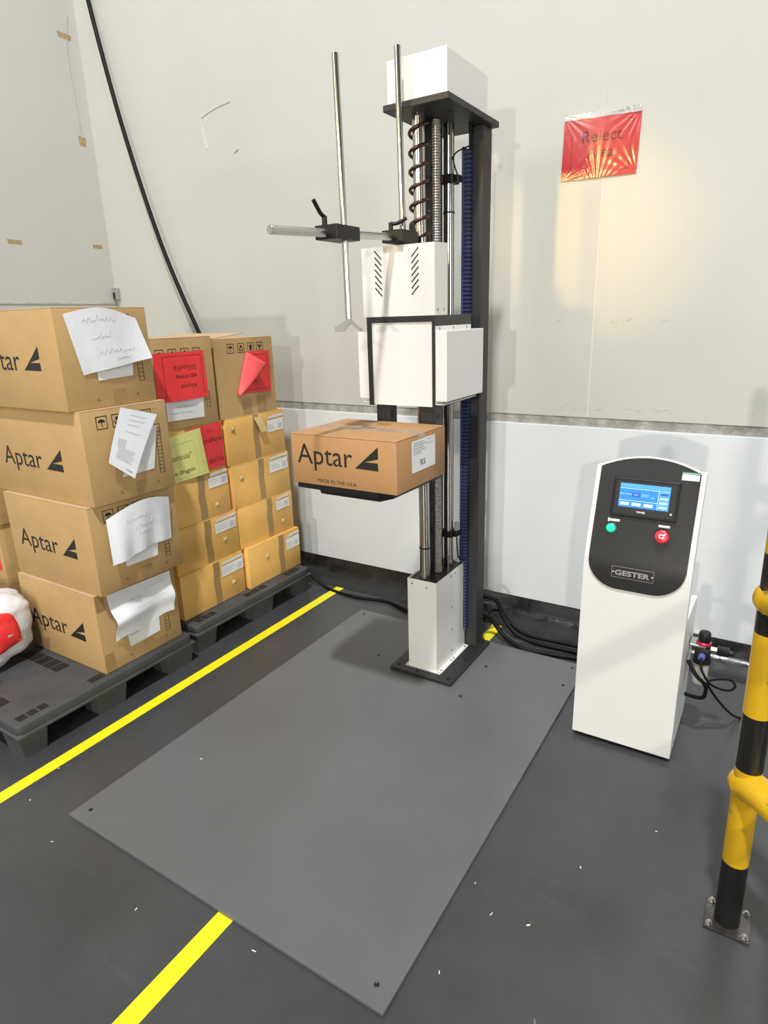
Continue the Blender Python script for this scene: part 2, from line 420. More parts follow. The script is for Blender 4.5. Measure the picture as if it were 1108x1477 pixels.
bits = [((2.98, 3.382), .05, .028, 'brown tape scrap highest up on the left wall'),
        ((2.995, 2.787), .028, .05, 'brown tape scrap under the hanging crack line on the left wall'),
        ((2.41, 2.121), .05, .022, 'brown tape scrap low on the left wall, farther from the corner'),
        ((2.99, 2.133), .04, .022, 'brown tape scrap low on the left wall, close to the corner')]
for (y, z), w, h, lb in bits:
    tag(flat_poly(MB(), face_right(XL), [(y-w*.9, z-h/2), (y+w*.8, z-h*.6), (y+w*.9, z+h/2), (y-w, z+h*.6)], 0, .0012).build('tape_scrap', M_brownbit), lb, 'tape', 'tape scraps on the left wall')

fb = face_front(YB)
def residue(x, z, w, h, lb, grp, seed):
    q = random.Random(seed); mb = MB()
    for k in range(4):
        a = x-w/2+w*.7*q.random(); b = z-h/2+h*.7*q.random()
        pw = w*(.25+.3*q.random()); ph = h*(.25+.35*q.random())
        flat_poly(mb, fb, [(a, b), (a+pw, b+ph*.15), (a+pw*.9, b+ph), (a+pw*.1, b+ph*.85)], k*.0003, .0005)
    tag(mb.build('tape_residue', M_residue), lb, 'residue', grp)
up = [(-.943, 1.563, 'leftmost tape mark of the upper row on the back wall, left of the joint'),
      (-.690, 1.560, 'first tape mark right of the joint in the upper row on the back wall'),
      (-.636, 1.559, 'tape mark in the middle of the three right of the joint, upper row'),
      (-.480, 1.556, 'rightmost tape mark of the upper row on the back wall')]
for k, (x, z, lb) in enumerate(up): residue(x, z, .03, .026, lb, 'tape marks in the upper row on the wall', k)
lo = [(-.905, 1.165, 'leftmost tape mark of the row just above the wall band'),
      (-.848, 1.160, 'second tape mark from the left just above the wall band'),
      (-.795, 1.157, 'tape mark touching the wall joint just above the wall band'),
      (-.728, 1.162, 'first tape mark right of the joint just above the wall band'),
      (-.595, 1.159, 'tape mark left of centre in the four above the cabinet'),
      (-.548, 1.158, 'tape mark second in the four above the cabinet'),
      (-.480, 1.161, 'tape mark third in the four above the cabinet'),
      (-.425, 1.161, 'tape mark rightmost in the four above the cabinet'),
      (-.092, 1.157, 'lone tape mark at the far right just above the wall band')]
for k, (x, z, lb) in enumerate(lo): residue(x, z, .036, .024, lb, 'tape marks along the wall band', 20+k)
mb = MB().tube([fb(-2.92, 2.815, 0), fb(-3.05, 2.80, 0), fb(-3.15, 2.775, 0), fb(-3.168, 2.76, 0), fb(-3.155, 2.68, 0), fb(-3.14, 2.60, 0)], .005, 5)
tag(mb.build('wall_scuff', M_scuff), 'grey corner-shaped scuff where a notice was peeled off the wall', 'scuff')
tag(MB().tube([fb(-2.89, 2.57, 0), fb(-2.92, 2.555, 0)], .008, 5).build('wall_scuff', M_scuff), 'small smudge below the corner-shaped scuff on the wall', 'scuff')

# red notice in a plastic sleeve
t = thing('wall_sign', 'red paper notice in a wrinkled plastic sleeve taped to the wall', 'sign', (-.8, YB, 2.15))
def sq(u, v, n=0):   # the sheet hangs a little skewed
    a = (-.968, 2.157); b = (-.647, 2.149); c = (-.642, 2.378); d = (-.962, 2.390)
    x = (1-u)*(1-v)*a[0]+u*(1-v)*b[0]+u*v*c[0]+(1-u)*v*d[0]; z = (1-u)*(1-v)*a[1]+u*(1-v)*b[1]+u*v*c[1]+(1-u)*v*d[1]
    return Vector((x, YB-n, z))
MB().sheet(lambda u, v: sq(u, v, .0025+.003*math.sin(PI*u)), 8, 4, .0012).build('paper', mat('sign_red_paper', (.52, .022, .028), .5), t)
sg = lambda u, v, n=0: sq(u, v, .0027+.003*math.sin(PI*u)+n)
mb = text_mb(MB(), sg, 'Reject', .26, .78, .60, .20); text_mb(mb, sg, 'Area', .34, .68, .33, .20)
mb.build('lettering', mat('dark_red_print', (.10, .004, .006), .5), t)
mb = MB()
for a in (rect(.12, .90, .915, .925), rect(.12, .90, .10, .108), rect(.12, .126, .10, .925), rect(.895, .90, .10, .925)): flat_poly(mb, sg, a, .0003, .0003)
mb.build('border_line', mat('dark_red_print', (0, 0, 0)), t)
def wr(u, v):
    # creases fan out of the four taped corners and from the bottom centre
    h = 0
    for cx, cy in ((0, 0), (1, 0), (0, 1), (1, 1)):
        dx, dy = u-cx, (v-cy)*.72; rr_ = math.hypot(dx, dy); h += math.sin(math.atan2(dy, dx)*22)*max(0, 1-rr_/.5)*.5*min(1, rr_*5)
    dx, dy = u-.5, v*.72+.12; rr_ = math.hypot(dx, dy); h += math.sin(math.atan2(dy, dx)*26)*.35*max(0, 1-rr_/.8)*math.exp(-(dx*3)**2)
    return h
M_film = film('clear_sleeve', (.9, .9, .9), .0, .16, 0, 0, .035)
mb = MB().sheet(lambda u, v: sq(-.01+1.02*u, -.02+1.12*v, .0085+.0016*wr(u, v)+.003*math.sin(PI*u)), 90, 60, .0003)
mb.build('plastic_sleeve', M_film, t, True, 'clear wrinkled plastic sleeve')
mb = MB().sheet(lambda u, v: sq(.0+1.0*u, 1.0+.10*v, .006+.001*math.sin(40*u)), 24, 3, .0004)
mb.build('tape_strip', film('cloudy_tape', (.85, .85, .8), .35, .2, .8, 90, .2), t)

# ================================================================== FLOOR MARKINGS
tag(MB().box(-2.212, -2.157, -.6, 2.905, .0, .0008).build('floor_tape', M_tape), 'long yellow floor tape running beside the two pallets', 'tape', 'yellow floor tapes')
tag(MB().box(-1.168, -1.112, -.6, 2.945, .0, .0008).build('floor_tape', M_tape), 'yellow floor tape passing under the grey steel plate', 'tape', 'yellow floor tapes')

t = thing('floor_plate', 'large grey steel plate lying flat on the floor under the test machine', 'plate', (-1.245, 1.79, .0012))
PX0, PX1, PY0, PY1, PT = -1.882, -.615, .894, 2.69, .013
MB().box(PX0, PX1, PY0, PY1, .0012, PT, .0012, 1).build('plate', M_mat, t)
for x, y in ((PX0+.05, PY0+.05), (PX1-.05, PY0+.05), (PX0+.05, PY1-.05), (PX1-.05, PY1-.05), (-1.52, 2.30), (-1.02, 2.18), (-1.02, 2.46), (-.66, 2.48)):
    MB().lathe((x, y, PT), (0, 0, 1), [(0, .0072), (.0013, .0072), (.0018, .006), (.0008, .004), (.0008, .0)], 16).build('bolt', M_bolt, t, 40)

chips = [(-1.83, .80), (-1.70, 1.32), (-.46, .93), (-.58, 1.35), (-.50, 1.28), (-.40, 1.30), (-.52, .82), (-1.0, .86), (-2.15, 1.02), (-2.08, .87), (-.33, 1.56), (-.16, 1.82), (-.55, 1.06), (-1.38, .78)]
for k, (x, y) in enumerate(chips):
    a = R.random()*PI; l = .003+.005*R.random(); w = .0013+.0010*R.random()
    c, s_ = math.cos(a), math.sin(a)
    z = PT if (PX0 < x < PX1 and PY0 < y < PY1) else 0
    mb = MB().prism([(x+c*du*l-s_*dv*w, y+s_*du*l+c*dv*w) for du, dv in ((-1, -.6), (.7, -1), (1, .5), (-.6, 1))], lambda u, v: (u, v, z), lambda u, v: (u, v, z+.0012))
    tag(mb.build('paint_chip', M_chip), 'tiny white chip of debris lying on the grey floor area', 'debris', 'white chips scattered on the floor')

def scratch(pts, w, lb):
    tag(MB().tube([Vector((x, y, .0002)) for x, y in pts], w, 5, 6).build('floor_scratch', mat('pale_scratch', (.22, .22, .215), .6)), lb, 'scratch', 'pale scratches on the floor')
scratch([(-.305, 1.075), (-.285, 1.03), (-.272, .985), (-.285, .945)], .0016, 'pale curved scratch on the open floor between plate and barrier')
scratch([(-.56, .78), (-.50, .785), (-.45, .78)], .0012, 'faint short scratch at the bottom of the picture near the plate corner')

# ================================================================== DROP TEST MACHINE
T = thing('drop_tester', 'tall drop test machine with white carriage, steel rods and dark column', 'machine', (-1.25, 2.43, PT))
MB().box(-1.405, -1.088, 2.221, 2.668, PT, .031, .002, 1).build('base_plate', M_dark, T)
for x, y in ((-1.375, 2.255), (-1.115, 2.25), (-1.115, 2.44), (-1.115, 2.635), (-1.27, 2.243)):
    MB().lathe((x, y, .031), (0, 0, 1), [(0, .008), (.002, .008), (.0025, .006), (.001, .004), (.001, 0)], 14).build('bolt', M_black, T, 40)
hs = MB()
hx0, hx1, hy0, hy1, hz = -1.330, -1.184, 2.272, 2.571, .476
hs.box(hx0, hx1, hy0, hy1, .031, hz-.009)
ring = [(hx0, hy0), (hx1, hy0), (hx1, hy1), (hx0, hy1)]; inn = [(hx0+.003, hy0+.003), (hx1-.003, hy0+.003), (hx1-.003, hy1-.003), (hx0+.003, hy1-.003)]
hs.add([(*q_, hz-.009) for q_ in ring]+[(*q_, hz) for q_ in ring]+[(*q_, hz) for q_ in inn]+[(*q_, hz-.009) for q_ in inn],
       [[a+4*b, (a+1) % 4+4*b, (a+1) % 4+4*b+4, a+4*b+4] for b in range(3) for a in range(4)])
hs.box(hx1, hx1+.022, hy0-.003, hy1, .031, .034).box(hx0-.016, hx0, hy0-.003, hy1, .031, .034).box(hx0-.016, hx1+.022, hy0-.008, hy0, .031, .034)
low = hs.build('lower_housing', M_white, T)
MB().box(hx0+.003, hx1-.003, hy0+.003, hy1-.003, hz-.0088, hz-.008).build('housing_deck', M_dark, T)
fr, ff = face_right(hx1), face_front(hy0)
for fn, u, v in ((ff, -1.305, hz-.022), (ff, -1.232, hz-.030), (fr, 2.42, hz-.02), (fr, 2.465, hz-.02), (fr, 2.43, .30), (fr, 2.43, .18), (fr, 2.43, .07)):
    c = fn(u, v, 0); MB().lathe(c, fn(u, v, 1)-c, [(0, .0045), (.0015, .0045), (.0022, .003), (.0022, 0)], 12).build('screw', M_zinc, low, 40)
for u, v in ((2.295, -1.173), (2.40, -1.173), (2.425, -1.173), (2.55, -1.173)):
    MB().lathe((v, u, .034), (0, 0, 1), [(0, .005), (.0015, .005), (.002, .003), (.002, 0)], 12).build('screw', M_zinc, low, 40)
# column, a folded channel
cm = MB().box(-1.187, -1.126, 2.582, 2.666, .031, 2.309, .003, 1)
cm.build('column', M_colgrey, T)
MB().box(-1.195, -1.118, 2.575, 2.668, .031, .039, .001, 1).build('column_foot', M_dark, T)
# top
MB().box(-1.365, -1.100, 2.222, 2.674, 2.309, 2.331, .002, 1).build('top_plate', M_colgrey, T)
MB().box(-1.353, -1.113, 2.235, 2.585, 2.331, 2.470, .003, 2).build('top_housing', M_white, T)
for x, y in ((-1.16, 2.36), (-1.155, 2.53)):
    MB().cyl((x, y, 2.3085), (x, y, 2.3095), .014, 16).build('plate_hole', M_ink, T)
# guides
MB().cyl((-1.260, 2.313, hz-.008), (-1.268, 2.313, 2.309), .0235, 32).build('guide_rod', M_chrome, T, 40)
MB().cyl((-1.238, 2.504, hz-.008), (-1.238, 2.504, 2.309), .0215, 32).build('guide_rod', M_chrome, T, 40)
pr_ = []
nth = 190; z0, z1 = hz-.008, 2.309
for i in range(nth):
    za = (z1-z0)*i/nth; dz = (z1-z0)/nth
    pr_ += [(za, .0155), (za+dz*.35, .0195), (za+dz*.65, .0195), (za+dz*.95, .0155)]
MB().lathe((-1.249, 2.413, z0), (0, 0, 1), pr_, 18).build('lead_screw', M_screw, T, 30)
MB().box(-1.292, -1.280, 2.385, 2.530, hz-.008, 2.309).build('guide_plate', M_dark, T)
pr_ = MB()
pts = []
turns = 6.4
for i in range(int(turns*16)+1):
    a = i/16*2*PI
    zz = 2.285-.40*(i/(turns*16))**.95
    pts.append((-1.272-.034*math.cos(a+2.4), 2.318+.033*math.sin(a+2.4), zz))
pr_.tube(pts, .0066, 8, 1)
pr_.build('spiral_cable', M_wire, T, True)
for (x, y, r_, z) in ((-1.238, 2.504, .0235, 1.995), (-1.261, 2.313, .0255, .62)):
    MB().lathe((x, y, z), (0, 0, 1), [(-.003, r_-.003), (-.003, r_), (.003, r_), (.003, r_-.003)], 28).build('cable_tie', M_black, T, 40)
for z in (2.115, .635):
    b = MB().box(-1.268, -1.208, 2.474, 2.538, z-.016, z+.016, .003).build('limit_switch_clamp', M_black, T)
    MB().box(-1.208, -1.190, 2.49, 2.525, z-.013, z+.013, .003).build('limit_switch', M_black, b)
MB().box(-1.210, -1.192, 2.50, 2.52, .648, .69, .004).build('limit_switch', mat('clear_grey_plastic', (.3, .3, .3), .3), T)
MB().tube([(-1.20, 2.51, .66), (-1.195, 2.50, .60), (-1.19, 2.51, .52), (-1.175, 2.54, .50), (-1.17, 2.567, .525)], .003, 6).build('switch_cable', M_rubber, T, True)
MB().tube([(-1.20, 2.51, 2.12), (-1.21, 2.49, 2.17), (-1.215, 2.51, 2.205), (-1.19, 2.55, 2.23), (-1.178, 2.56, 2.235)], .003, 6).build('switch_cable', M_rubber, T, True)
MB().tube([(-1.165, 2.54, 2.31), (-1.168, 2.55, 2.27), (-1.172, 2.56, 2.22)], .0065, 8).build('feed_cable', M_rubber, T, True)
# energy chain: links with gaps in between
ch = MB(); gp = MB()
zc = .13
while zc < 2.225:
    ch.box(-1.203, -1.168, 2.550, 2.5805, zc, zc+.0095, .001, 1)
    gp.box(-1.196, -1.170, 2.552, 2.580, zc+.0095, zc+.0165)
    zc += .0165
c_ = ch.build('cable_chain', M_chain, T)
gp.build('chain_pivots', M_chain_d, c_)
MB().box(-1.2045, -1.197, 2.5495, 2.5808, .13, 2.235, .001, 1).build('chain_side', M_chain, c_)

# carriage -----------------------------------------------------------------
fx0, fx1, fy, fz0, fz1 = -1.400, -1.105, 2.120, 1.268, 1.603
cr = MB()
cr.box(fx0, fx1, fy, fy+.030, fz1-.022, fz1)                 # frame top
cr.box(fx0, fx0+.020, fy, fy+.030, fz0, fz1-.022).box(fx1-.012, fx1, fy, fy+.030, fz0, fz1-.022)
cr.box(fx0, fx1, fy+.030, 2.435, fz0, fz1, .0)              # carriage block around the guides
carriage = cr.build('carriage_frame', M_dark, T)
MB().box(fx0+.020, fx1-.012, fy+.004, fy+.029, fz0+.003, fz1-.022).build('front_panel', M_white, T)
hood = MB().prism([(2.122, fz1), (2.224, fz1), (2.224, 1.852), (2.122, 1.849)], lambda y, z: (fx0-.014, y, z), lambda y, z: (fx1, y, z)).build('hood', M_white, T)
ffh = face_front(2.122)
for sx, base in ((1, -1.356), (-1, -1.170)):
    for k in range(7):
        v = 1.836-k*.0215; mb = MB()
        du, dv = .029*sx, -.030
        px, pz = .0017, .0017*sx
        flat_poly(mb, ffh, [(base-px, v-pz), (base+du-px, v+dv-pz), (base+du+px, v+dv+pz), (base+px, v+pz)], 0, .0006)
        mb.build('vent_slot', M_ink, hood)
frh = face_right(fx1)
for u in (2.145, 2.195):
    c = frh(u, fz1+.02, 0); MB().lathe(c, (1, 0, 0), [(0, .0045), (.0015, .0045), (.0022, .003), (.0022, 0)], 12).build('screw', M_zinc, hood, 40)
for sgn, xa, nm in ((1, fx1, 'side_cover'), (-1, fx0, 'side_cover')):
    def xm(c, xa=xa, sgn=sgn): return Vector((xa+sgn*c.x, c.y, c.z))
    mb = MB().box(0, .047, fy+.002, 2.455, 1.292, 1.548, .003, 2, xm)
    mb.box(0, .002, fy+.004, 2.43, 1.283, 1.565, 0, 1, xm)
    mb.box(0, .03, fy+.004, 2.43, 1.280, 1.283, 0, 1, xm)
    sc = mb.build('side_cover', M_white, T)
    for u in (2.155, 2.27, 2.39):
        MB().lathe((xa+sgn*.002, u, 1.556), (sgn, 0, 0), [(0, .0045), (.0015, .0045), (.0022, .003), (.0022, 0)], 12).build('screw', M_zinc, sc, 40)
    MB().lathe((xa+sgn*.024, 2.15, 1.280), (0, 0, -1), [(0, .006), (.004, .006), (.0045, .004), (.0045, 0)], 12).build('screw', M_zinc, sc, 40)
# the two arms and the drop table
for x0, x1 in ((-1.377, -1.318), (-1.177, -1.112)):
    a_ = MB().box(x0, x1, 2.135, 2.195, .985, fz0, .002, 1).build('drop_arm', M_dark, T)
    MB().cyl((x1-.0005, 2.155, 1.232), (x1+.0006, 2.155, 1.232), .011, 18).build('arm_hole', M_ink, a_)
tp = [(-1.508, 1.80), (-1.50, 1.766), (-1.42, 1.762), (-1.145, 1.762), (-1.112, 1.83), (-1.112, 2.20), (-1.377, 2.20), (-1.508, 2.10)]
MB().prism(tp, lambda x, y: (x, y, 1.003), lambda x, y: (x, y, 1.021)).build('drop_table', M_black, T)
MB().prism([(-1.425, 1.80), (-1.40, 1.775), (-1.145, 1.775), (-1.12, 1.83), (-1.112, 2.20), (-1.377, 2.20)], lambda x, y: (x, y, .986), lambda x, y: (x, y, 1.003)).build('table_bracket', M_black, T)
# sensor rods with clamps
hr = MB().cyl((-1.27, 1.452, 1.843), (-1.27, 2.215, 1.882), .0125, 20, bev=.001).build('cross_rod', M_chrome2, T, 40)
def zr(y): return 1.843+(y-1.452)/(2.215-1.452)*.039
MB().cyl((-1.250, 1.787, 1.597), (-1.258, 1.787, 2.352), .0105, 20, bev=.001).build('sensor_rod', M_chrome, T, 40)
MB().cyl((-1.266, 2.180, 1.875), (-1.274, 2.180, 2.486), .0115, 20, bev=.001).build('sensor_rod', M_chrome, T, 40)
def lever(c, d, parent):
    c = Vector(c); d = Vector(d)
    m_ = MB().cyl(c, c+Vector((0, 0, .030)), .0085, 14)
    m_.tube([c+Vector((0, 0, .028)), c+Vector((0, 0, .036))+d*.35, c+Vector((0, 0, .060))+d*.8, c+Vector((0, 0, .072))+d], .0065, 8, 5)
    m_.build('clamp_lever', M_black, parent, 50)
for y0, y1, nm in ((1.710, 1.838, 0), (2.105, 2.225, 1)):
    z = zr((y0+y1)/2)
    b = MB().box(-1.312, -1.226, y0, y1, z-.021, z+.021, .003).build('rod_clamp', M_blackmetal, T)
    if nm == 0:
        lever((-1.285, y0+.018, z+.018), (-.005, -.045, 0), b)
        MB().cyl((-1.27, y1, z), (-1.27, y1+.012, z), .0165, 18, bev=.002).build('clamp_knob', M_black, b, 40)
    else:
        lever((-1.285, y0+.022, z+.018), (.055, .02, -.03), b)
        MB().prism([(2.18, z-.02), (2.225, z-.02), (2.225, z+.012), (2.20, z+.05), (2.188, z+.045)], lambda y, zz: (-1.243, y, zz), lambda y, zz: (-1.231, y, zz)).build('clamp_lever', M_black, b)
vx, vy, vz = -1.250, 1.787, 1.600
vp = [(0, 0), (.042, -.034), (.044, -.041), (.036, -.040), (.004, -.016), (-.018, -.040), (-.046, -.040), (-.046, -.024)]
MB().prism(vp, lambda u, v: (vx+u*.86+.008, vy+u*.51-.014, vz+v), lambda u, v: (vx+u*.86-.008, vy+u*.51+.014, vz+v)).build('v_bracket', mat('pale_steel', (.22, .22, .22), .35, .8), T)

# carton on the drop table -----------------------------------------------------------------
ICON_PTS = {}
def icon(mb, fn, u, v, w, h, kind):
    """framed handling symbol"""
    b = w*.06
    for a in (rect(u, u+w, v, v+b), rect(u, u+w, v+h-b, v+h), rect(u, u+b, v, v+h), rect(u+w-b, u+w, v, v+h)): flat_poly(mb, fn, a, .0004, .0003)
    cx, cy = u+w/2, v+h/2
    if kind == 0:   # umbrella
        arc = [(cx+w*.32*math.cos(a*PI/8), cy+h*.02+h*.24*math.sin(a*PI/8)) for a in range(9)]
        flat_poly(mb, fn, arc, .0004, .0003); flat_poly(mb, fn, rect(cx-w*.03, cx+w*.03, cy-h*.26, cy+h*.03), .0004, .0003)
        flat_poly(mb, fn, rect(cx-w*.03, cx+w*.1, cy-h*.29, cy-h*.24), .0004, .0003)
    elif kind == 1:  # hands
        flat_poly(mb, fn, [(cx+w*.17*math.cos(a*PI/6), cy+h*.14+h*.15*math.sin(a*PI/6)) for a in range(12)], .0004, .0003)
        for s in (-1, 1): flat_poly(mb, fn, [(cx+s*w*.05, cy-h*.34), (cx+s*w*.2, cy-h*.34), (cx+s*w*.34, cy+h*.05), (cx+s*w*.26, cy+h*.05), (cx+s*w*.20, cy-h*.10), (cx+s*w*.05, cy-h*.16)], .0004, .0003)
    elif kind == 2:  # up arrow house
        flat_poly(mb, fn, [(cx, cy+h*.34), (cx-w*.32, cy+h*.06), (cx+w*.32, cy+h*.06)], .0004, .0003)
        flat_poly(mb, fn, rect(cx-w*.16, cx+w*.16, cy-h*.34, cy+h*.06), .0004, .0003)
    else:           # glass
        flat_poly(mb, fn, [(cx-w*.25, cy+h*.32), (cx, cy+h*.12), (cx+w*.25, cy+h*.32), (cx+w*.2, cy), (cx+w*.04, cy-h*.08), (cx-w*.04, cy-h*.08), (cx-w*.2, cy)], .0004, .0003)
        flat_poly(mb, fn, rect(cx-w*.03, cx+w*.03, cy-h*.28, cy-h*.06), .0004, .0003); flat_poly(mb, fn, rect(cx-w*.2, cx+w*.2, cy-h*.33, cy-h*.27), .0004, .0003)
def emblem(mb, fn, u0, u1, v0, v1):
    P = [(0, .02), (1, 1), (1, .50), (.40, .33), (.98, .33), (1, .0)]
    # notch as two convex pieces
    A = [(0, .02), (1, 1), (1, .50), (.40, .33)]; B = [(0, .02), (.40, .33), (.98, .33), (1, 0)]
    for q in (A, B): flat_poly(mb, fn, [(u0+(u1-u0)*a, v0+(v1-v0)*b) for a, b in q], .0004, .0004)
def ladder(fn, u, v0, v1, parent):
    mb = MB(); nseg = max(4, int((v1-v0)/.016))
    for a in (rect(u, u+.0022, v0, v1), rect(u+.024, u+.0262, v0, v1)): flat_poly(mb, fn, a, .0003, .0003)
    for i in range(nseg+1): flat_poly(mb, fn, rect(u, u+.0262, v0+(v1-v0)*i/nseg-.001, v0+(v1-v0)*i/nseg+.001), .0003, .0003)
    return mb.build('ladder_mark', M_ink, parent)
def brand(fn, ut0, ut1, ue0, ue1, vb, cap, parent):
    mb = text_mb(MB(), fn, 'Aptar', ut0, ut1, vb, cap, .0007, 0)
    mb.build('printed_lettering', M_ink, parent)
    emblem(MB(), fn, ue0, ue1, vb-.002, vb+cap*1.05) if False else None
    m_ = MB(); emblem(m_, fn, ue0, ue1, vb-.001, vb+cap*1.12); m_.build('printed_emblem', M_ink, parent)
def carton(label, x0, x1, y0, y1, z0, z1, m, mtop, group=None, seam='x', lift=0, open_far=False, bulge=.0):
    c = thing('cardboard_box', label, 'box', ((x0+x1)/2, (y0+y1)/2, z0), group)
    ft = .004
    def wob(v):
        a = (v.x-x0)/(x1-x0); b = (v.y-y0)/(y1-y0); cz = (v.z-z0)/(z1-z0)
        return v
    if lift or open_far:
        wl = .005; mb = MB()
        mb.box(x1-wl, x1, y0, y1, z0, z1).box(x0, x0+wl, y0, y1, z0, z1).box(x0+wl, x1-wl, y0, y0+wl, z0, z1).box(x0+wl, x1-wl, y1-wl, y1, z0, z1).box(x0+wl, x1-wl, y0+wl, y1-wl, z0, z0+wl)
        mb.build('body', m, c)
    else:
        MB().box(x0, x1, y0, y1, z0, z1-ft, .0035, 2).build('body', m, c, 40)
    ym = (y0+y1)/2; xm_ = (x0+x1)/2; g = .0015
    if lift:
        L = (ym-y0)*1.0; ca, sa = math.cos(lift), math.sin(lift)
        mb = MB().prism([(y0, z1), (y0+L*ca, z1+L*sa), (y0+L*ca-ft*sa, z1+L*sa+ft*ca), (y0-ft*sa, z1+ft*ca)], lambda y, z: (x0+.003, y, z), lambda y, z: (x1-.001, y, z))
        mb.build('top_flap', mtop, c)
        MB().prism([(y1-.006, z1-.002), (y1-.10, z1-.12), (y1-.104, z1-.117), (y1-.010, z1)], lambda y, z: (x0+.01, y, z), lambda y, z: (x1-.01, y, z)).build('top_flap', mtop, c)
    elif seam == 'x':
        MB().box(x0+.001, x1-.001, y0+.001, ym-g, z1-ft, z1, .001, 1).build('top_flap', mtop, c)
        MB().box(x0+.001, x1-.001, ym+g, y1-.001, z1-ft, z1, .001, 1).build('top_flap', mtop, c)
    else:
        MB().box(x0+.001, xm_-g, y0+.001, y1-.001, z1-ft, z1, .001, 1).build('top_flap', mtop, c)
        MB().box(xm_+g, x1-.001, y0+.001, y1-.001, z1-ft, z1, .001, 1).build('top_flap', mtop, c)
    return c

dx0, dx1, dy0, dy1, dz0, dz1 = -1.515, -1.063, 1.760, 2.118, 1.0213, 1.207
D = carton('opened-taped tan carton held in mid air on the black drop table', dx0, dx1, dy0, dy1, dz0, dz1, M_card_drop, M_card_drop)
D['label'] = 'tan carton held up in mid air on the black drop table'
fd, fdr = face_front(dy0), face_right(dx1)
brand(fd, -1.488, -1.243, -1.232, -1.136, 1.100, .074, D)
text_obj(fd, 'MADE IN THE U.S.A.', -1.400, -1.226, 1.034, .0135, M_ink, D, 'printed_lettering', .0006, 0)
def drop_tape(u, v):
    y = 1.936-.026+.052*v; s = u*(dx1-dx0+.045)-.0
    x = dx0+.01+s
    if x <= dx1+.0008: return Vector((x, y, dz1+.0010))
    return Vector((dx1+.0010, y, dz1+.0008-(x-dx1)))
MB().sheet(drop_tape, 60, 3, .0004).build('packing_tape', M_ctape, D)
MB().sheet(lambda u, v: Vector((dx0+.14+.11*u, 2.01+.05*v+.01*u, dz1+.0009)), 4, 2, .0004).build('packing_tape', M_btape, D)
lb = MB().box(dx1+.0004, dx1+.0012, 1.863, 2.035, 1.076, 1.188).build('shipping_label', M_label, D, False, 'white shipping label')
fl = face_right(dx1+.0013)
mb = lines_mb(MB(), fl, 1.873, 1.97, (1.177, 1.168, 1.158, 1.149, 1.140), .004, .0001, .4, 5)
lines_mb(mb, fl, 1.975, 2.02, (1.178, 1.164), .003, .0001, .4, 6)
mb.build('small_print', M_ink_grey, lb)
text_obj(fl, 'RS', 1.922, 1.958, 1.095, .021, M_ink, lb, 'lettering', .0004)

# ================================================================== PALLETS
def pallet(label, x0, x1, y0, y1, feet, xfeet, strips):
    p = thing('plastic_pallet', label, 'pallet', ((x0+x1)/2, (y0+y1)/2, 0), 'grey plastic pallets')
    bm = bmesh.new(); bmesh.ops.create_cube(bm, size=1)
    zt, zb = .150, .108
    for w in bm.verts: w.co = Vector(((x0+x1)/2+w.co.x*(x1-x0), (y0+y1)/2+w.co.y*(y1-y0), (zt+zb)/2+w.co.z*(zt-zb)))
    ve = [e_ for e_ in bm.edges if abs(e_.verts[0].co.z-e_.verts[1].co.z) > .01]
    bmesh.ops.bevel(bm, geom=ve, offset=.03, segments=5, affect='EDGES', profile=.5)
    te = [e_ for e_ in bm.edges if abs(e_.verts[0].co.z-e_.verts[1].co.z) < 1e-5]
    bmesh.ops.bevel(bm, geom=te, offset=.004, segments=2, affect='EDGES', profile=.5)
    bm.verts.index_update()
    MB().add([w.co.copy() for w in bm.verts], [[w.index for w in q.verts] for q in bm.faces]).build('deck', M_pallet, p, 35); bm.free()
    MB().box(x0-.006, x1+.006, y0-.006, y1+.006, .098, .112, .004, 2).build('rim', M_palfoot, p, 35)
    for a, b in feet:
        for c, d in xfeet:
            MB().prism([(0, 0), (1, 0), (1, 1), (0, 1)], lambda u, v: (c+.012+(d-c-.024)*u, a+.012+(b-a-.024)*v, 0), lambda u, v: (c+(d-c)*u, a+(b-a)*v, .100)).build('foot', M_palfoot, p)
    for s in strips:
        MB().box(*s, .150, .1508).build('grip_strip', M_grip, p)
    return p
def strip_row(xa, xb, ya, yb, k, axis):
    o = []
    for i in range(k):
        if axis == 'y':
            h = (yb-ya)/k; o.append((xa, xb, ya+h*i+.004, ya+h*(i+1)-.004))
        else:
            h = (xb-xa)/k; o.append((xa+h*i+.004, xa+h*(i+1)-.004, ya, yb))
    return o
pallet('grey plastic pallet nearest the camera, under the big logo cartons', -3.42, -2.298, .972, 1.832,
       [(.972, 1.085), (1.30, 1.45), (1.67, 1.83)], [(-3.41, -3.28), (-2.93, -2.78), (-2.43, -2.30)],
       strip_row(-2.40, -2.325, .985, 1.075, 1, 'x')[:0] + strip_row(-2.375, -2.335, 1.0, 1.13, 3, 'y') + strip_row(-2.375, -2.335, 1.31, 1.385, 1, 'y')
       + strip_row(-2.86, -2.55, 1.29, 1.355, 5, 'x') + strip_row(-2.86, -2.5, 1.02, 1.06, 5, 'x'))
pallet('grey plastic pallet by the back wall under the ochre cartons', -3.42, -2.330, 1.885, 2.790,
       [(1.885, 2.02), (2.29, 2.46), (2.66, 2.79)], [(-3.41, -3.28), (-2.93, -2.78), (-2.46, -2.332)],
       strip_row(-2.40, -2.36, 1.93, 2.06, 3, 'y') + strip_row(-2.40, -2.36, 2.28, 2.45, 3, 'y') + strip_row(-2.40, -2.36, 2.62, 2.74, 3, 'y'))

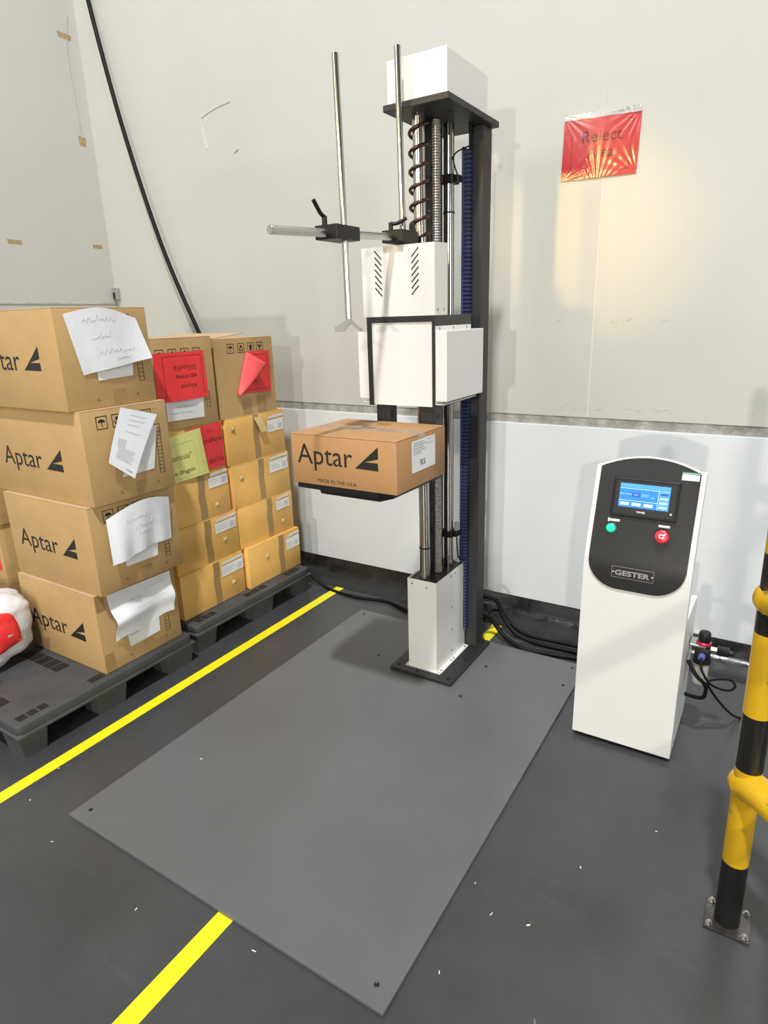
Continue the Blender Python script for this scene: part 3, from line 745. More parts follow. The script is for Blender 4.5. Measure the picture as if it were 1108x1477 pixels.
# ================================================================== NEAR STACK: four cartons with printed logo
GS = 'large logo cartons stacked on the near pallet'
near = [('large logo carton with a crumpled sheet, lowest of the near stack on the pallet', -2.912, -2.336, 1.386, 1.804, .1512, .519),
        ('large logo carton second from the bottom of the near stack, sheet with arched top', -2.918, -2.298, 1.402, 1.836, .5194, .905),
        ('large logo carton second from the top of the near stack, tilted narrow document on it', -2.985, -2.274, 1.424, 1.832, .9054, 1.2885),
        ('large logo carton on top of the near stack with a curling white sheet', -2.975, -2.300, 1.402, 1.812, 1.2889, 1.672)]
NB = []
for k, (lb_, x0, x1, y0, y1, z0, z1) in enumerate(near):
    c = carton(lb_, x0, x1, y0, y1, z0, z1, M_card, M_card_top, GS)
    fa, fs = face_front(y0), face_right(x1)
    NB.append((c, x0, x1, y0, y1, z0, z1, fa, fs))
    vb_ = (.283, .668, 1.037, 1.443)[k]; e0, e1 = ((-2.560, -2.445), (-2.526, -2.420), (-2.562, -2.442), (-2.546, -2.430))[k]
    brand(fa, e0-(.318 if k else .300), e0-(.026 if k else .014), e0, e1, vb_, .082, c)
    # corner registration ticks and the ladder mark
    ladder(fs, *((1.716, .212, .282), (1.746, .588, .660), (1.759, .980, 1.192), (1.738, 1.378, 1.462))[k], c)
    for u, v in ((y0+.13, z0+.03), (y1-.10, z0+.035)):
        mb = MB(); flat_poly(mb, fs, rect(u, u+.012, v, v+.002), .0003, .0003); flat_poly(mb, fs, rect(u+(.0 if u < 1.6 else .010), u+(.002 if u < 1.6 else .012), v, v+.010), .0003, .0003)
        mb.build('corner_mark', M_ink, c)
    for i, u in enumerate((y0+.065, y0+.137, y0+.207, y0+.277)): mb = MB(); icon(mb, fs, u, z1-.079, .050, .052, i); mb.build('handling_symbol', M_ink, c)
    # bottom tape tab and edge tape
    MB().sheet(lambda u, v: fs(y0+.205+.055*u, z0+.005+.06*v, .0012), 3, 3, .0004).build('packing_tape', M_btape, c)
    if k == 0:
        MB().sheet(lambda u, v: fs(y0+.004+.045*u, z0+.004+.085*v, .0012), 3, 3, .0004).build('packing_tape', M_btape, c)
        MB().sheet(lambda u, v: fs(y0+.004+.04*u, z1-.075+.07*v, .0012), 3, 3, .0004).build('packing_tape', M_btape, c)

def note(parent, X, q, curl, m, name='paper_sheet', nu=18, nv=18, th=.0006, label=None):
    """sheet on a +X face: q = TL,TR,BR,BL corners (y,z); curl(u,v)->(dy,dz,out), v up"""
    def fn(u, v, n=0):
        tl, tr, br, bl = q
        y = (1-u)*v*tl[0]+u*v*tr[0]+u*(1-v)*br[0]+(1-u)*(1-v)*bl[0]; z = (1-u)*v*tl[1]+u*v*tr[1]+u*(1-v)*br[1]+(1-u)*(1-v)*bl[1]
        a = curl(u, v)
        return Vector((X+.0015+max(0, a[2])+n, y+a[0], z+a[1]))
    o = MB().sheet(fn, nu, nv, th).build(name, m, parent, 40, label)
    return o, fn
def hand(parent, fn, rows, seed):
    mb = MB()
    for i, (a, b, v, h) in enumerate(rows): scribble(mb, fn, a, b, v, h, .0006, .0007, seed+i, 16)
    mb.build('handwriting', M_pencil, parent)

# sheets on the near stack
c, x0, x1, y0, y1, z0, z1, fa, fs = NB[3]
o2, f2 = note(c, x1, [(1.546, 1.455), (1.715, 1.470), (1.708, 1.403), (1.547, 1.395)], lambda u, v: (0, 0, .002), M_label, 'pouch_label', 2, 2)
o, fn = note(c, x1, [(1.441, 1.647), (1.755, 1.630), (1.790, 1.468), (1.486, 1.422)],
             lambda u, v: (0, .030*math.sin(PI*min(1, u*1.05))*v, .004+.030*(u**2.2)*(1-v)+.020*math.sin(PI*u)*v+.010*max(0, math.sin(PI*(u*1.7-.2)))*(1-v)), M_paper)
hand(o, fn, [(.18, .62, .80, .10), (.25, .5, .52, .10), (.28, .80, .26, .07), (.5, .7, .12, .04)], 3)
lines_mb(MB(), f2, .05, .5, (.78,), .06, .0003, .1, 2).build('small_print', M_ink_grey, o2)
c, x0, x1, y0, y1, z0, z1, fa, fs = NB[2]
o2, f2 = note(c, x1, [(1.69, 1.20), (1.768, 1.185), (1.727, 1.006), (1.566, 1.002)], lambda u, v: (0, 0, .003), M_label, 'pouch_label', 4, 4)
o, fn = note(c, x1, [(1.605, 1.285), (1.765, 1.235), (1.600, .992), (1.500, 1.078)],
             lambda u, v: (0, 0, .006+.030*(1-v)**2*(.6+.4*u)+.014*u*v), M_paper)
mb = lines_mb(MB(), fn, .20, .8, (.33, .30, .27, .24, .21, .18, .15), .018, .0005, .2, 4); flat_poly(MB(), fn, rect(.15, .40, .36, .48), .0005, .0003).build('printed_picture', mat('pale_print', (.60, .60, .63), .8), o)
lines_mb(mb, fn, .3, .8, (.9, .82, .74, .62), .012, .0005, .5, 8)
mb.build('small_print', mat('pale_print', (.60, .60, .63), .8), o)
lines_mb(MB(), fn, .62, .88, (.05,), .02, .0005, .1, 9).build('small_print', M_ink_grey, o)
c, x0, x1, y0, y1, z0, z1, fa, fs = NB[1]
o2, f2 = note(c, x1, [(1.536, .68), (1.711, .68), (1.701, .609), (1.537, .611)], lambda u, v: (0, 0, .002), M_label, 'pouch_label', 2, 2)
lines_mb(MB(), f2, .05, .36, (.62,), .07, .0003, .1, 2).build('small_print', M_ink_grey, o2)
o, fn = note(c, x1, [(1.475, .838), (1.790, .860), (1.785, .665), (1.455, .650)],
             lambda u, v: (0, .040*math.sin(PI*u)*v*v+.012*(u > .3)*math.sin(PI*(u-.3)/.7)*(1-v), .004+.032*(1-v)*(1-u)**1.5+.035*v*math.sin(PI*min(1, u*.9))+.012*math.sin(PI*3*u)**2*(1-v)), M_paper)
hand(o, fn, [(.25, .55, .72, .08), (.38, .75, .52, .08), (.42, .68, .40, .05)], 23)
c, x0, x1, y0, y1, z0, z1, fa, fs = NB[0]
o2, f2 = note(c, x1, [(1.514, .30), (1.687, .305), (1.682, .230), (1.520, .225)], lambda u, v: (0, 0, .002), M_label, 'pouch_label', 2, 2)
lines_mb(MB(), f2, .05, .36, (.66,), .07, .0003, .1, 2).build('small_print', M_ink_grey, o2)
o, fn = note(c, x1, [(1.442, .506), (1.775, .500), (1.770, .300), (1.453, .282)],
             lambda u, v: (0, .008*math.sin(9*u)*(1-v)+.012*u*(1-v)*0, .006+.040*math.exp(-((v-.42)/.2)**2)*(.6+.4*math.sin(5*u+1))+.008*math.sin(7*u)*(1-v)), M_paper)
hand(o, fn, [(.30, .50, .70, .06), (.35, .9, .52, .05), (.55, .9, .82, .04)], 43)

# cartons left of the near stack and a bag on the pallet
SL = 'cartons left of the near stack'
c = carton('carton at the left picture edge with a red label, behind the white plastic bag', -3.74, -3.150, 1.45, 1.826, .1512, .690, M_card, M_card_top, SL)
ff_ = face_front(1.45)
MB().sheet(lambda u, v: ff_(-3.46+.280*u, .455+.165*v, .0012), 3, 3, .0006).build('red_label', M_red, c)
mb = MB()
for a in (rect(-3.275, -3.273, .33, .42), rect(-3.25, -3.248, .33, .42)): flat_poly(mb, ff_, a, .0003, .0003)
for i in range(6): flat_poly(mb, ff_, rect(-3.275, -3.248, .33+i*.018, .332+i*.018), .0003, .0003)
mb.build('printed_marks', M_ink, c)
c = carton('carton at the left picture edge with a pale green-yellow paper hanging down', -3.74, -3.140, 1.45, 1.826, .6904, 1.10, M_card, M_card_top, SL)
ff_ = face_front(1.45)
MB().sheet(lambda u, v: ff_(-3.42+.285*u, .73+.30*v, .003+.012*(1-v)), 3, 6, .0006).build('paper_sheet', mat('pale_green_paper', (.70, .74, .46), .6), c)

def bag():
    t_ = thing('plastic_bag', 'crumpled white plastic bag with a red label lying on the near pallet', 'bag', (-2.93, 1.22, .151))
    q = random.Random(4)
    from mathutils import noise
    def fn(u, v):
        a = 2*PI*u; th = PI*v
        cx, cy, cz = -3.020, 1.225, .285
        sxx, syy, szz = .270, .140, .140
        x = math.cos(a)*math.sin(th); y = math.sin(a)*math.sin(th); z = math.cos(th)
        pw = lambda k: math.copysign(abs(k)**.5, k)
        P = Vector((cx+sxx*pw(x), cy+syy*pw(y), cz+szz*pw(z)))
        P.z += .22*(P.y-cy)+.10*(P.x-cx)
        d = noise.noise(P*13)*.018+abs(noise.noise(P*26))*.012
        P += Vector((x, y, z))*d
        P.z = max(P.z, .1525)
        return P
    nu, nv = 64, 40
    vs = []; fs = []
    for j in range(nv+1):
        for i in range(nu): vs.append(fn(i/nu, .001+.998*j/nv))
    for j in range(nv):
        for i in range(nu): fs.append([j*nu+i, j*nu+(i+1) % nu, (j+1)*nu+(i+1) % nu, (j+1)*nu+i])
    fs.append(list(range(nu))); fs.append([nv*nu+i for i in range(nu)][::-1])
    new_obj('bag_body', vs, fs, M_bag, t_, True)
    def lab(u, v):
        P = fn((-46+52*u-8*v)/360, .55-.29*v)
        return P+(P-Vector((-3.020, 1.225, .24))).normalized()*.006
    o_ = MB().sheet(lab, 16, 12, .001).build('red_label', M_red, t_, True)
    def skirt(u, v): return Vector((-3.10+.42*u+.02*v, 1.070+.012*math.sin(20*u)-.02*(1-v)+.012*v, .158+.085*v+.006*math.sin(8*u+2)*(1-v)+.02*u*v))
    s_ = MB().sheet(skirt, 40, 10, .0012).build('front_fold', M_bag, t_, True)
    mb = MB()
    P = lambda a, b: skirt(a, b)+Vector((0, -.003, 0))
    mb.tube([P(.30, .72), P(.36, .60), P(.30, .45)], .0035, 5, 4).tube([P(.52, .62), P(.60, .74), P(.70, .70), P(.72, .52)], .0035, 5, 4)
    mb.build('handwriting', mat('dark_red_marker', (.16, .02, .05), .5), t_)
    def sk2(u, v): return Vector((-3.05+.42*u, 1.035+.02*math.sin(17*u+1)+.03*v, .1530+.035*v+.012*math.sin(23*u)*v))
    MB().sheet(sk2, 40, 6, .0012).build('clear_fold', M_bag2, t_, True)
bag()

# ================================================================== BACK STACK: two columns of cartons
XS = -2.44
GB = 'plain ochre cartons on the back pallet'; GT = 'taller cartons with handling symbols topping the back stack'
zz_ = [.1512, .392, .630, .868, 1.118]
def ochre(label, y0, y1, z0, z1, dx, lab, tape_u, plug=None, tape_drop=.0):
    c = carton(label, XS-.56+dx, XS+dx, y0, y1, z0, z1, M_ochre, M_ochre, GB)
    fs = face_right(XS+dx)
    MB().sheet(lambda u, v: fs(tape_u-.022+.044*u+.003*math.sin(9*v), z0+.004+(z1-z0-.008)*v, .0010), 3, 14, .0004).build('packing_tape', M_btape, c)
    if lab:
        a, b, lo_, hi_ = lab
        l_ = MB()
        flat_poly(l_, fs, [(a, lo_), (b, lo_+.004), (b, hi_-.024), (a, hi_-.028)], .0016, .0006)
        flat_poly(l_, fs, [(a+.012, hi_-.020), (b+.002, hi_-.014), (b+.002, hi_), (a+.012, hi_-.006)], .0016, .0006)
        l_ = l_.build('shipping_label', M_label, c, False, 'white shipping label')
        mb = lines_mb(MB(), fs, a+.015, b-.03, (hi_-.012,), .004, .0024, .1, 3); lines_mb(mb, fs, a+.008, b-.05, (lo_+.040, lo_+.030, lo_+.018), .0035, .0024, .4, int(a*1000))
        flat_poly(MB(), fs, rect(b-.045, b-.012, lo_+.014, lo_+.044), .0024, .0003).build('printed_block', mat('label_grey', (.56, .56, .58), .7), l_)
        mb.build('small_print', mat('label_grey', (.56, .56, .58), .7), l_)
    if plug:
        u, v = plug
        MB().sheet(lambda a, b: fs(u-.014+.028*a, v-.013+.026*b, .0012+.008*math.sin(PI*a)*math.sin(PI*b)), 6, 6, .0006).build('torn_tape', mat('pale_torn_tape', (.58, .42, .18), .4), c)
    return c
ochre('ochre carton at the bottom of the column beside the logo cartons', 1.905, 2.344, zz_[0], zz_[1]-.0004, .010, (2.180, 2.341, .292, .378), 2.145, (2.26, .235))
ochre('ochre carton second from the bottom in the column beside the logo cartons', 1.905, 2.340, zz_[1], zz_[2]-.0004, .004, (2.175, 2.322, .537, .620), 2.125, (2.235, .49))
ochre('ochre carton just under the yellow sheet, third from the bottom', 1.900, 2.308, zz_[2], zz_[3]-.0004, .0, (2.168, 2.300, .786, .866), 2.12, (2.21, .69))
c = ochre('carton covered by the yellow and the red sheet, fourth from the bottom', 1.897, 2.304, zz_[3], zz_[4]-.0004, -.003, None, 2.08)
X_ = XS-.003
o, fn = note(c, X_, [(2.080, 1.106), (2.296, 1.114), (2.296, .885), (2.088, .880)], lambda u, v: (0, 0, .002), M_red, 'red_sheet', 4, 4)
text_obj(fn, 'ของสำอาง', .34, .98, .60, .10, M_ink, o, 'lettering', .0006)
text_obj(fn, 'ญี่ปุ่น Two', .50, .98, .14, .10, M_ink, o, 'lettering', .0006)
text_obj(fn, 'SFS', .52, .70, .84, .05, mat('red_print', (.45, .02, .02), .5), o, 'lettering', .0006)
o, fn = note(c, X_, [(1.915, 1.085), (2.152, 1.104), (2.172, .872), (1.918, .862)], lambda u, v: (0, 0, .004+.010*(1-v)*u), M_yel, 'yellow_sheet', 8, 8)
text_obj(fn, 'นอกระบบ"', .10, .66, .46, .11, M_ink, o, 'lettering', .0006)
text_obj(fn, 'Blue dragon', -.02 + .03, .68, .15, .10, M_ink, o, 'lettering', .0006)
mb = MB()
for a in (rect(.05, .78, .80, .806), rect(.05, .78, .06, .066), rect(.774, .78, .06, .806)): flat_poly(mb, fn, a, .0004, .0003)
mb.build('border_line', M_ink_grey, o)
A1 = carton('taller carton with a flat red sheet topping the column beside the logo cartons', XS-.56, XS+.002, 1.905, 2.285, zz_[4], 1.540, M_card, M_card_top, GT)
fs = face_right(XS+.002)
for i, u in enumerate((1.94, 2.015, 2.09, 2.16)): mb = MB(); icon(mb, fs, u, 1.440, .048, .050, i); mb.build('handling_symbol', M_ink, A1)
ladder(fs, 2.215, 1.20, 1.275, A1)
o, fn = note(A1, XS+.002, [(1.925, 1.474), (2.225, 1.474), (2.230, 1.251), (1.920, 1.250)], lambda u, v: (0, 0, .003+.010*math.sin(PI*u)*(1-v)), M_red, 'red_sheet', 8, 8, label='flat red notice sheet')
mb = MB()
text_mb(mb, fn, 'สารนอกระบบ', .36, .80, .66, .08); flat_poly(mb, fn, rect(.35, .81, .625, .635), .0005, .0003)
text_mb(mb, fn, 'Module USA', .38, .80, .46, .085); text_mb(mb, fn, 'ของทำลาย', .45, .76, .26, .08)
mb.build('lettering', M_ink, o)
mb = MB()
for a in (rect(.16, .93, .915, .925), rect(.16, .93, .10, .11), rect(.16, .166, .10, .925), rect(.924, .93, .10, .925)): flat_poly(mb, fn, a, .0005, .0003)
mb.build('border_line', mat('dark_red_print', (0, 0, 0)), o)
o, fn = note(A1, XS+.002, [(1.965, 1.268), (2.195, 1.262), (2.190, 1.155), (1.963, 1.162)], lambda u, v: (0, 0, .0015), M_label, 'pouch_label', 2, 2)
lines_mb(MB(), fn, .12, .85, (.80, .55, .30), .05, .0004, .5, 3).build('small_print', mat('label_grey', (.6, .6, .6)), o)

ochre('ochre carton at the bottom of the column nearest the wall cable', 2.366, 2.812, zz_[0], zz_[1]-.0004, .028, (2.688, 2.808, .278, .376), 2.645, (2.52, .30))
ochre('ochre carton second from the bottom in the column nearest the wall cable', 2.348, 2.797, zz_[1], zz_[2]-.0004, .006, (2.652, 2.768, .536, .618), 2.595, (2.70, .46))
ochre('ochre carton third from the bottom in the column nearest the wall cable', 2.332, 2.795, zz_[2], zz_[3]-.0004, .004, (2.626, 2.780, .768, .862), 2.557, (2.40, .79))
c = ochre('ochre carton directly under the folded red sheet carton, with torn loose tape', 2.326, 2.782, zz_[3], zz_[4]-.0004, .0, (2.640, 2.772, 1.000, 1.094), 2.55, (2.375, 1.06))
fs = face_right(XS)
MB().sheet(lambda u, v: fs(2.535+.055*u+.03*(1-v), 1.015+.085*v, .004+.02*(1-v)), 4, 6, .0006).build('loose_tape', mat('pale_torn_tape', (0, 0, 0)), c)
B1 = carton('taller carton with a folded red sheet and one top flap lifted', XS-.56, XS-.002, 2.312, 2.735, zz_[4], 1.522, M_card, M_card_top, GT, lift=.10)
fs = face_right(XS-.002)
for i, u in enumerate((2.392, 2.468, 2.540, 2.610)): mb = MB(); icon(mb, fs, u, 1.447, .050, .048, i); mb.build('handling_symbol', M_ink, B1)
for u0 in (2.47, 2.58): MB().sheet(lambda u, v, u0=u0: fs(u0+.07*u, zz_[4]+.004+.09*v, .001), 3, 3, .0004).build('packing_tape', M_btape, B1)
Xb = XS-.002
def redb(u, v, n=0): return Vector((Xb+.002+n, 2.43+.275*u, 1.228+.222*v))
P = [(.34, 1.0), (1.0, .99), (.985, .0), (.04, .02)]
o = flat_poly(MB(), redb, [(.34, 1.0), (1.0, .99), (.97, .0), (.02, .03)], 0, .0008).build('red_sheet', M_red, B1, False, 'red notice sheet with one corner folded over')
mb = text_mb(MB(), redb, 'ของทำลาย', .25, .58, .25, .08, .0012)
for a in (rect(.40, .92, .91, .92), rect(.914, .92, .10, .92), rect(.08, .92, .095, .104)): flat_poly(mb, redb, a, .0009, .0003)
mb.build('lettering', mat('dark_red_print', (0, 0, 0)), o)
MB().sheet(lambda u, v: redb((.34+(-.34)*u)*(1-v)+(.72-.10*u-.26*u*u)*v if False else (.34-.34*u)+(.36*(1-u)*(1+.2*u)+.001)*v, (1-.98*u)-(.36*(1-u)**.8)*v*.9+.0, .003+.05*math.sin(PI*.5*v)*(1-u*.6)), 14, 8, .0006).build('folded_corner', mat('bright_red_paper_back', (.82, .09, .09), .55), B1, True)

# ================================================================== CONTROL CABINET
CX0, CX1, CY0, CY1 = -.534, -.178, 2.180, 2.545
ZC, ZT = .745, 1.070; KT = .108/.325     # crease height, top, backward lean of the console face
T2 = thing('control_cabinet', 'white floor-standing control cabinet with a charcoal touchscreen panel', 'cabinet', ((CX0+CX1)/2, (CY0+CY1)/2, 0))
def prof_point(s, n=0):
    """s = height-like arc parameter on the front: below ZC vertical, above it leaning back; softened at the crease"""
    w = .035
    y = CY0+KT*(.5*((s-ZC)+math.sqrt((s-ZC)**2+w*w)) - .0) - KT*w*.5*0
    d = KT*.5*(1+(s-ZC)/math.sqrt((s-ZC)**2+w*w))
    nn = Vector((0, -1, d)).normalized()
    return Vector((0, y, s))+nn*n
body_poly = [(CY1, .02), (CY0, .02)]+[(prof_point(s).y, s) for s in [.3, .6, .66, .70, .72, .735, .745, .755, .77, .79, .83, .9, 1.0, ZT]]+[(prof_point(ZT).y+.035, ZT), (prof_point(.745).y+.038, .72), (prof_point(.745).y+.038, .56), (CY1-.02, .535), (CY1, .515)]
body_poly[1] = (prof_point(.02).y, .02)
MB().prism(body_poly, lambda y, z: (CX0, y, z), lambda y, z: (CX1, y, z)).build('body', M_white, T2)
MB().box(CX0+.012, CX1-.012, CY0+.014, CY1-.01, 0, .02).build('plinth', M_black, T2)
fp = lambda u, v, n=0: prof_point(v, n)+Vector((u, 0, 0))
def panel(ux0, ux1, vb, rb, sh, apex, n0, n1):
    """outline: round lower corners, arched top"""
    cx = (ux0+ux1)/2; hw = (ux1-ux0)/2
    rows = [vb+rb*(1-math.cos(PI/2*i/10)) for i in range(11)]
    rows += [vb+rb+(sh-vb-rb)*i/26 for i in range(1, 27)]
    rows += [sh+(apex-sh)*math.sin(PI/2*i/10) for i in range(1, 11)]
    L = []
    Rr = (hw*hw+(apex-sh)**2)/(2*(apex-sh))
    for v in rows:
        w = hw
        if v < vb+rb: h = v-vb; w = hw-rb+math.sqrt(max(0, rb*rb-(rb-h)**2))
        if v > sh: w = math.sqrt(max(1e-8, Rr*Rr-(Rr-(apex-v))**2))
        L.append((v, max(w, .002)))
    vs = []; fs = []; nx = 12
    for n in (n1, n0):
        for v, w in L:
            for i in range(nx+1): vs.append(fp(cx-w+2*w*i/nx, v, n))
    k = len(L)*(nx+1); w_ = nx+1
    for j in range(len(L)-1):
        for i in range(nx):
            a = j*w_+i; q = [a, a+1, a+1+w_, a+w_]; fs.append(q); fs.append([b+k for b in q[::-1]])
    ring = list(range(w_))+[j*w_+nx for j in range(1, len(L))]+[(len(L)-1)*w_+i for i in range(nx-1, -1, -1)]+[j*w_ for j in range(len(L)-2, 0, -1)]
    for i in range(len(ring)):
        a, b = ring[i], ring[(i+1) % len(ring)]; fs.append([b, a, a+k, b+k])
    return vs, fs
vs, fs_ = panel(-.5325, -.1795, .75, .0005, 1.070, 1.112, -.010, .0015)
new_obj('back_plate', vs, fs_, M_white, T2, 35)
vs, fs_ = panel(-.518, -.194, .652, .105, 1.068, 1.106, .001, .0055)
pan = new_obj('control_panel', vs, fs_, M_panel, T2, 35)
N0 = .0056
# touchscreen
def slab(name, u0, u1, v0, v1, n0, n1, m, parent, bev=.0015, label=None):
    def xf(c): return fp(c.x, c.y, c.z)
    return MB().box(u0, u1, v0, v1, n0, n1, bev, 2 if bev else 1, xf).build(name, m, parent, False, label)
tsc = slab('touchscreen', -.465, -.250, .906, 1.034, N0, N0+.012, M_black, T2, .003)
NS = N0+.0122
slab('bezel', -.455, -.260, .916, 1.024, N0+.012, NS, M_panel, tsc, 0)
slab('display', -.442, -.278, .938, 1.017, NS, NS+.0003, M_lcd, tsc, 0)
nd = NS+.0004
def bar(u0, u1, v0, v1, m, k=0): slab('display_area', u0, u1, v0, v1, nd+k*.0002, nd+k*.0002+.0002, m, tsc, 0)
bar(-.441, -.279, 1.003, 1.016, M_lcd2); bar(-.441, -.279, .9995, 1.001, M_lcdw); bar(-.441, -.315, .9595, .961, M_lcdw)
bar(-.315, -.3135, .939, 1.0, M_lcdw); bar(-.399, -.372, .975, .987, M_lcdd); bar(-.372, -.345, .975, .987, M_lcd2)
bar(-.312, -.280, .939, .999, M_lcd2)
for u in (-.436, -.397, -.358): bar(u, u+.030, .944, .954, M_lcdw)
for v in (.990, .976, .962, .948): bar(-.309, -.284, v-.003, v+.003, M_lcdd if v == .990 else M_lcdw, 1)
mb = text_mb(MB(), fp, 'Single Setting', -.440, -.402, .980, .004, nd+.0008); text_mb(mb, fp, '0001', -.394, -.378, .979, .004, nd+.0008); text_mb(mb, fp, 'mm', -.338, -.326, .974, .004, nd+.0008)
mb.build('display_lettering', M_lcdw, tsc)
text_obj(fp, 'TOPWISE', -.378, -.350, .922, .006, mat('white_print', (.8, .8, .8), .5), tsc, 'lettering', NS+.0004, .02)
MB().lathe(fp(-.268, .930, NS), fp(-.268, .930, 1)-fp(-.268, .930, 0), [(0, .003), (.0006, .003), (.001, .0015), (.001, 0)], 12).build('status_light', M_led, tsc)
def nrm(v): return (fp(0, v, 1)-fp(0, v, 0)).normalized()
# buttons
b = MB().lathe(fp(-.455, .862, N0), nrm(.862), [(0, .0185), (.004, .0185), (.006, .016), (.006, .0)], 28).build('start_button', mat('dark_green_collar', (.02, .20, .10), .3), T2, 40, 'lit green push button')
MB().lathe(fp(-.455, .862, N0+.006), nrm(.862), [(0, .015), (.006, .015), (.009, .012), (.010, .006), (.010, 0)], 28).build('lens', M_green, b, 40)
slab('legend_plate', -.462, -.430, .886, .894, N0, N0+.0006, M_label, T2, 0)
slab('legend_plate', -.470, -.464, .884, .896, N0, N0+.0006, M_label, T2, 0)
b = MB().lathe(fp(-.284, .856, N0), nrm(.856), [(0, .019), (.010, .017), (.016, .014), (.016, 0)], 28).build('emergency_stop', M_black, T2, 40, 'red mushroom emergency stop button')
MB().lathe(fp(-.284, .856, N0+.016), nrm(.856), [(0, .016), (.003, .0225), (.010, .0235), (.015, .021), (.018, .014), (.019, 0)], 32).build('mushroom_head', M_estop, b, 40)
NH = N0+.0353
mb = MB()
for a in (rect(-.292, -.276, .850, .853), rect(-.292, -.276, .860, .863), rect(-.292, -.289, .850, .863), rect(-.279, -.276, .850, .863)): flat_poly(mb, fp, a, NH, .0003)
flat_poly(mb, fp, [(-.276, .858), (-.270, .866), (-.273, .868), (-.279, .863)], NH, .0003)
mb.build('arrow_marks', mat('white_print', (0, 0, 0)), b)
slab('legend_plate', -.302, -.266, .886, .893, N0, N0+.0006, M_label, T2, 0)
# nameplate and inventory sticker
nm = slab('nameplate', -.434, -.294, .697, .737, N0, N0+.001, M_ink, T2, 0)
mb = MB()
for a in (rect(-.434, -.294, .697, .6982), rect(-.434, -.294, .7358, .737), rect(-.434, -.4328, .697, .737), rect(-.2952, -.294, .697, .737)): flat_poly(mb, fp, a, N0+.001, .0003)
mb.build('border_line', mat('silver_print', (.42, .42, .42), .35, .5), nm)
text_obj(fp, 'GESTER', -.423, -.307, .7075, .0175, mat('silver_print', (0, 0, 0)), nm, 'lettering', N0+.0016, .035)
for u in (-.4285, -.2995): MB().lathe(fp(u, .717, N0+.001), nrm(.717), [(0, .0026), (.0008, .0026), (.0012, 0)], 10).build('rivet', M_chip, nm)
stk = slab('inventory_sticker', -.252, -.198, 1.045, 1.072, N0, N0+.0005, M_label, T2, 0, 'white and green sticker')
slab('green_stripe', -.252, -.198, 1.064, 1.0665, N0+.0005, N0+.0008, M_gstick, stk, 0)
slab('green_stripe', -.252, -.198, 1.0685, 1.072, N0+.0005, N0+.0008, M_gstick, stk, 0)
# air filter regulator on the right flank
rx, ry = -.128, 2.40
g_ = MB().box(CX1, rx+.01, ry-.02, ry+.045, .392, .400, .001, 1).box(CX1, CX1+.004, ry-.02, ry+.045, .35, .40).build('regulator_bracket', mat('clip_zinc', (.45, .45, .43)), T2)
reg = MB().box(rx-.026, rx+.026, ry-.026, ry+.026, .345, .392, .004).cyl((rx, ry, .325), (rx, ry, .347), .031, 24).build('air_regulator', M_blackmetal, T2, 40, 'black air filter regulator')
MB().cyl((rx, ry, .400), (rx, ry, .412), .026, 24, bev=.002).build('lock_ring', M_redmetal, reg, 40)
MB().lathe((rx, ry, .412), (0, 0, 1), [(0, .018), (.004, .021), (.030, .021), (.038, .018), (.040, 0)], 24).build('knob', M_black, reg, 40)
MB().lathe((rx, ry, .325), (0, 0, -1), [(0, .027), (.06, .027), (.085, .024), (.095, .012), (.10, .007), (.10, 0)], 24).build('filter_bowl', mat('milky_bowl', (.46, .43, .37), .18, spec=.8), reg, 40)
MB().cyl((rx, ry-.026, .365), (rx, ry-.046, .362), .012, 16, bev=.002).build('push_fitting', M_bluefit, reg, 40)
MB().cyl((rx+.026, ry, .385), (rx+.045, ry, .385), .011, 6).build('brass_nipple', M_brass, reg)
MB().box(rx+.045, rx+.085, ry-.014, ry+.014, .372, .400, .003).cyl((rx+.085, ry, .385), (rx+.097, ry, .385), .011, 16).build('shut_off_valve', M_blackmetal, reg, 40)

# ================================================================== CABLES AND HOSES
tag(MB().tube([(-4.02, 3.045, 3.75), (-4.009, 3.045, 3.55), (-3.83, 3.03, 2.84), (-3.585, 3.02, 2.11), (-3.31, 3.01, 1.54), (-3.05, 2.99, 1.10), (-2.80, 2.97, .95)], .0135, 10).build('wall_cable', M_rubber, None, True),
    'thick black cable slanting down the back wall in the left corner', 'cable')
tag(MB().tube([(-2.70, 2.90, 1.12), (-2.555, 2.86, 1.00), (-2.52, 2.85, .89), (-2.507, 2.85, .46), (-2.425, 2.85, .135), (-2.26, 2.845, .014), (-2.02, 2.815, .010), (-1.83, 2.85, .010), (-1.70, 2.82, .010), (-1.50, 2.75, .010), (-1.36, 2.71, .010)], .0095, 10).build('floor_cable', M_rubber, None, True),
    'black cable hanging beside the back carton stack and running along the floor', 'cable')
tag(MB().tube([(-1.17, 2.69, .16), (-1.12, 2.76, .10), (-1.04, 2.74, .035), (-.93, 2.70, .0165), (-.78, 2.72, .0125), (-.66, 2.74, .0125), (-.50, 2.72, .0125)], .012, 10).build('machine_cable', M_rubber, None, True),
    'black cable looping low over the floor from the column to the cabinet', 'cable', 'black cables between machine and cabinet')
tag(MB().tube([(-1.22, 2.72, .14), (-1.20, 2.80, .19), (-1.13, 2.84, .175), (-1.08, 2.83, .09), (-1.0, 2.80, .03), (-.88, 2.79, .0125), (-.72, 2.795, .0125), (-.52, 2.79, .0125)], .012, 10).build('machine_cable', M_rubber, None, True),
    'black cable rising in a hump behind the column before lying on the floor', 'cable', 'black cables between machine and cabinet')
tag(MB().tube([(-1.16, 2.74, .10), (-1.14, 2.80, .13), (-1.11, 2.868, .10), (-1.05, 2.870, .04), (-.95, 2.852, .0105), (-.72, 2.86, .0105), (-.52, 2.86, .0105)], .0095, 10).build('machine_cable', M_rubber, None, True),
    'thinner black cable lying closest to the wall skirting', 'cable', 'black cables between machine and cabinet')
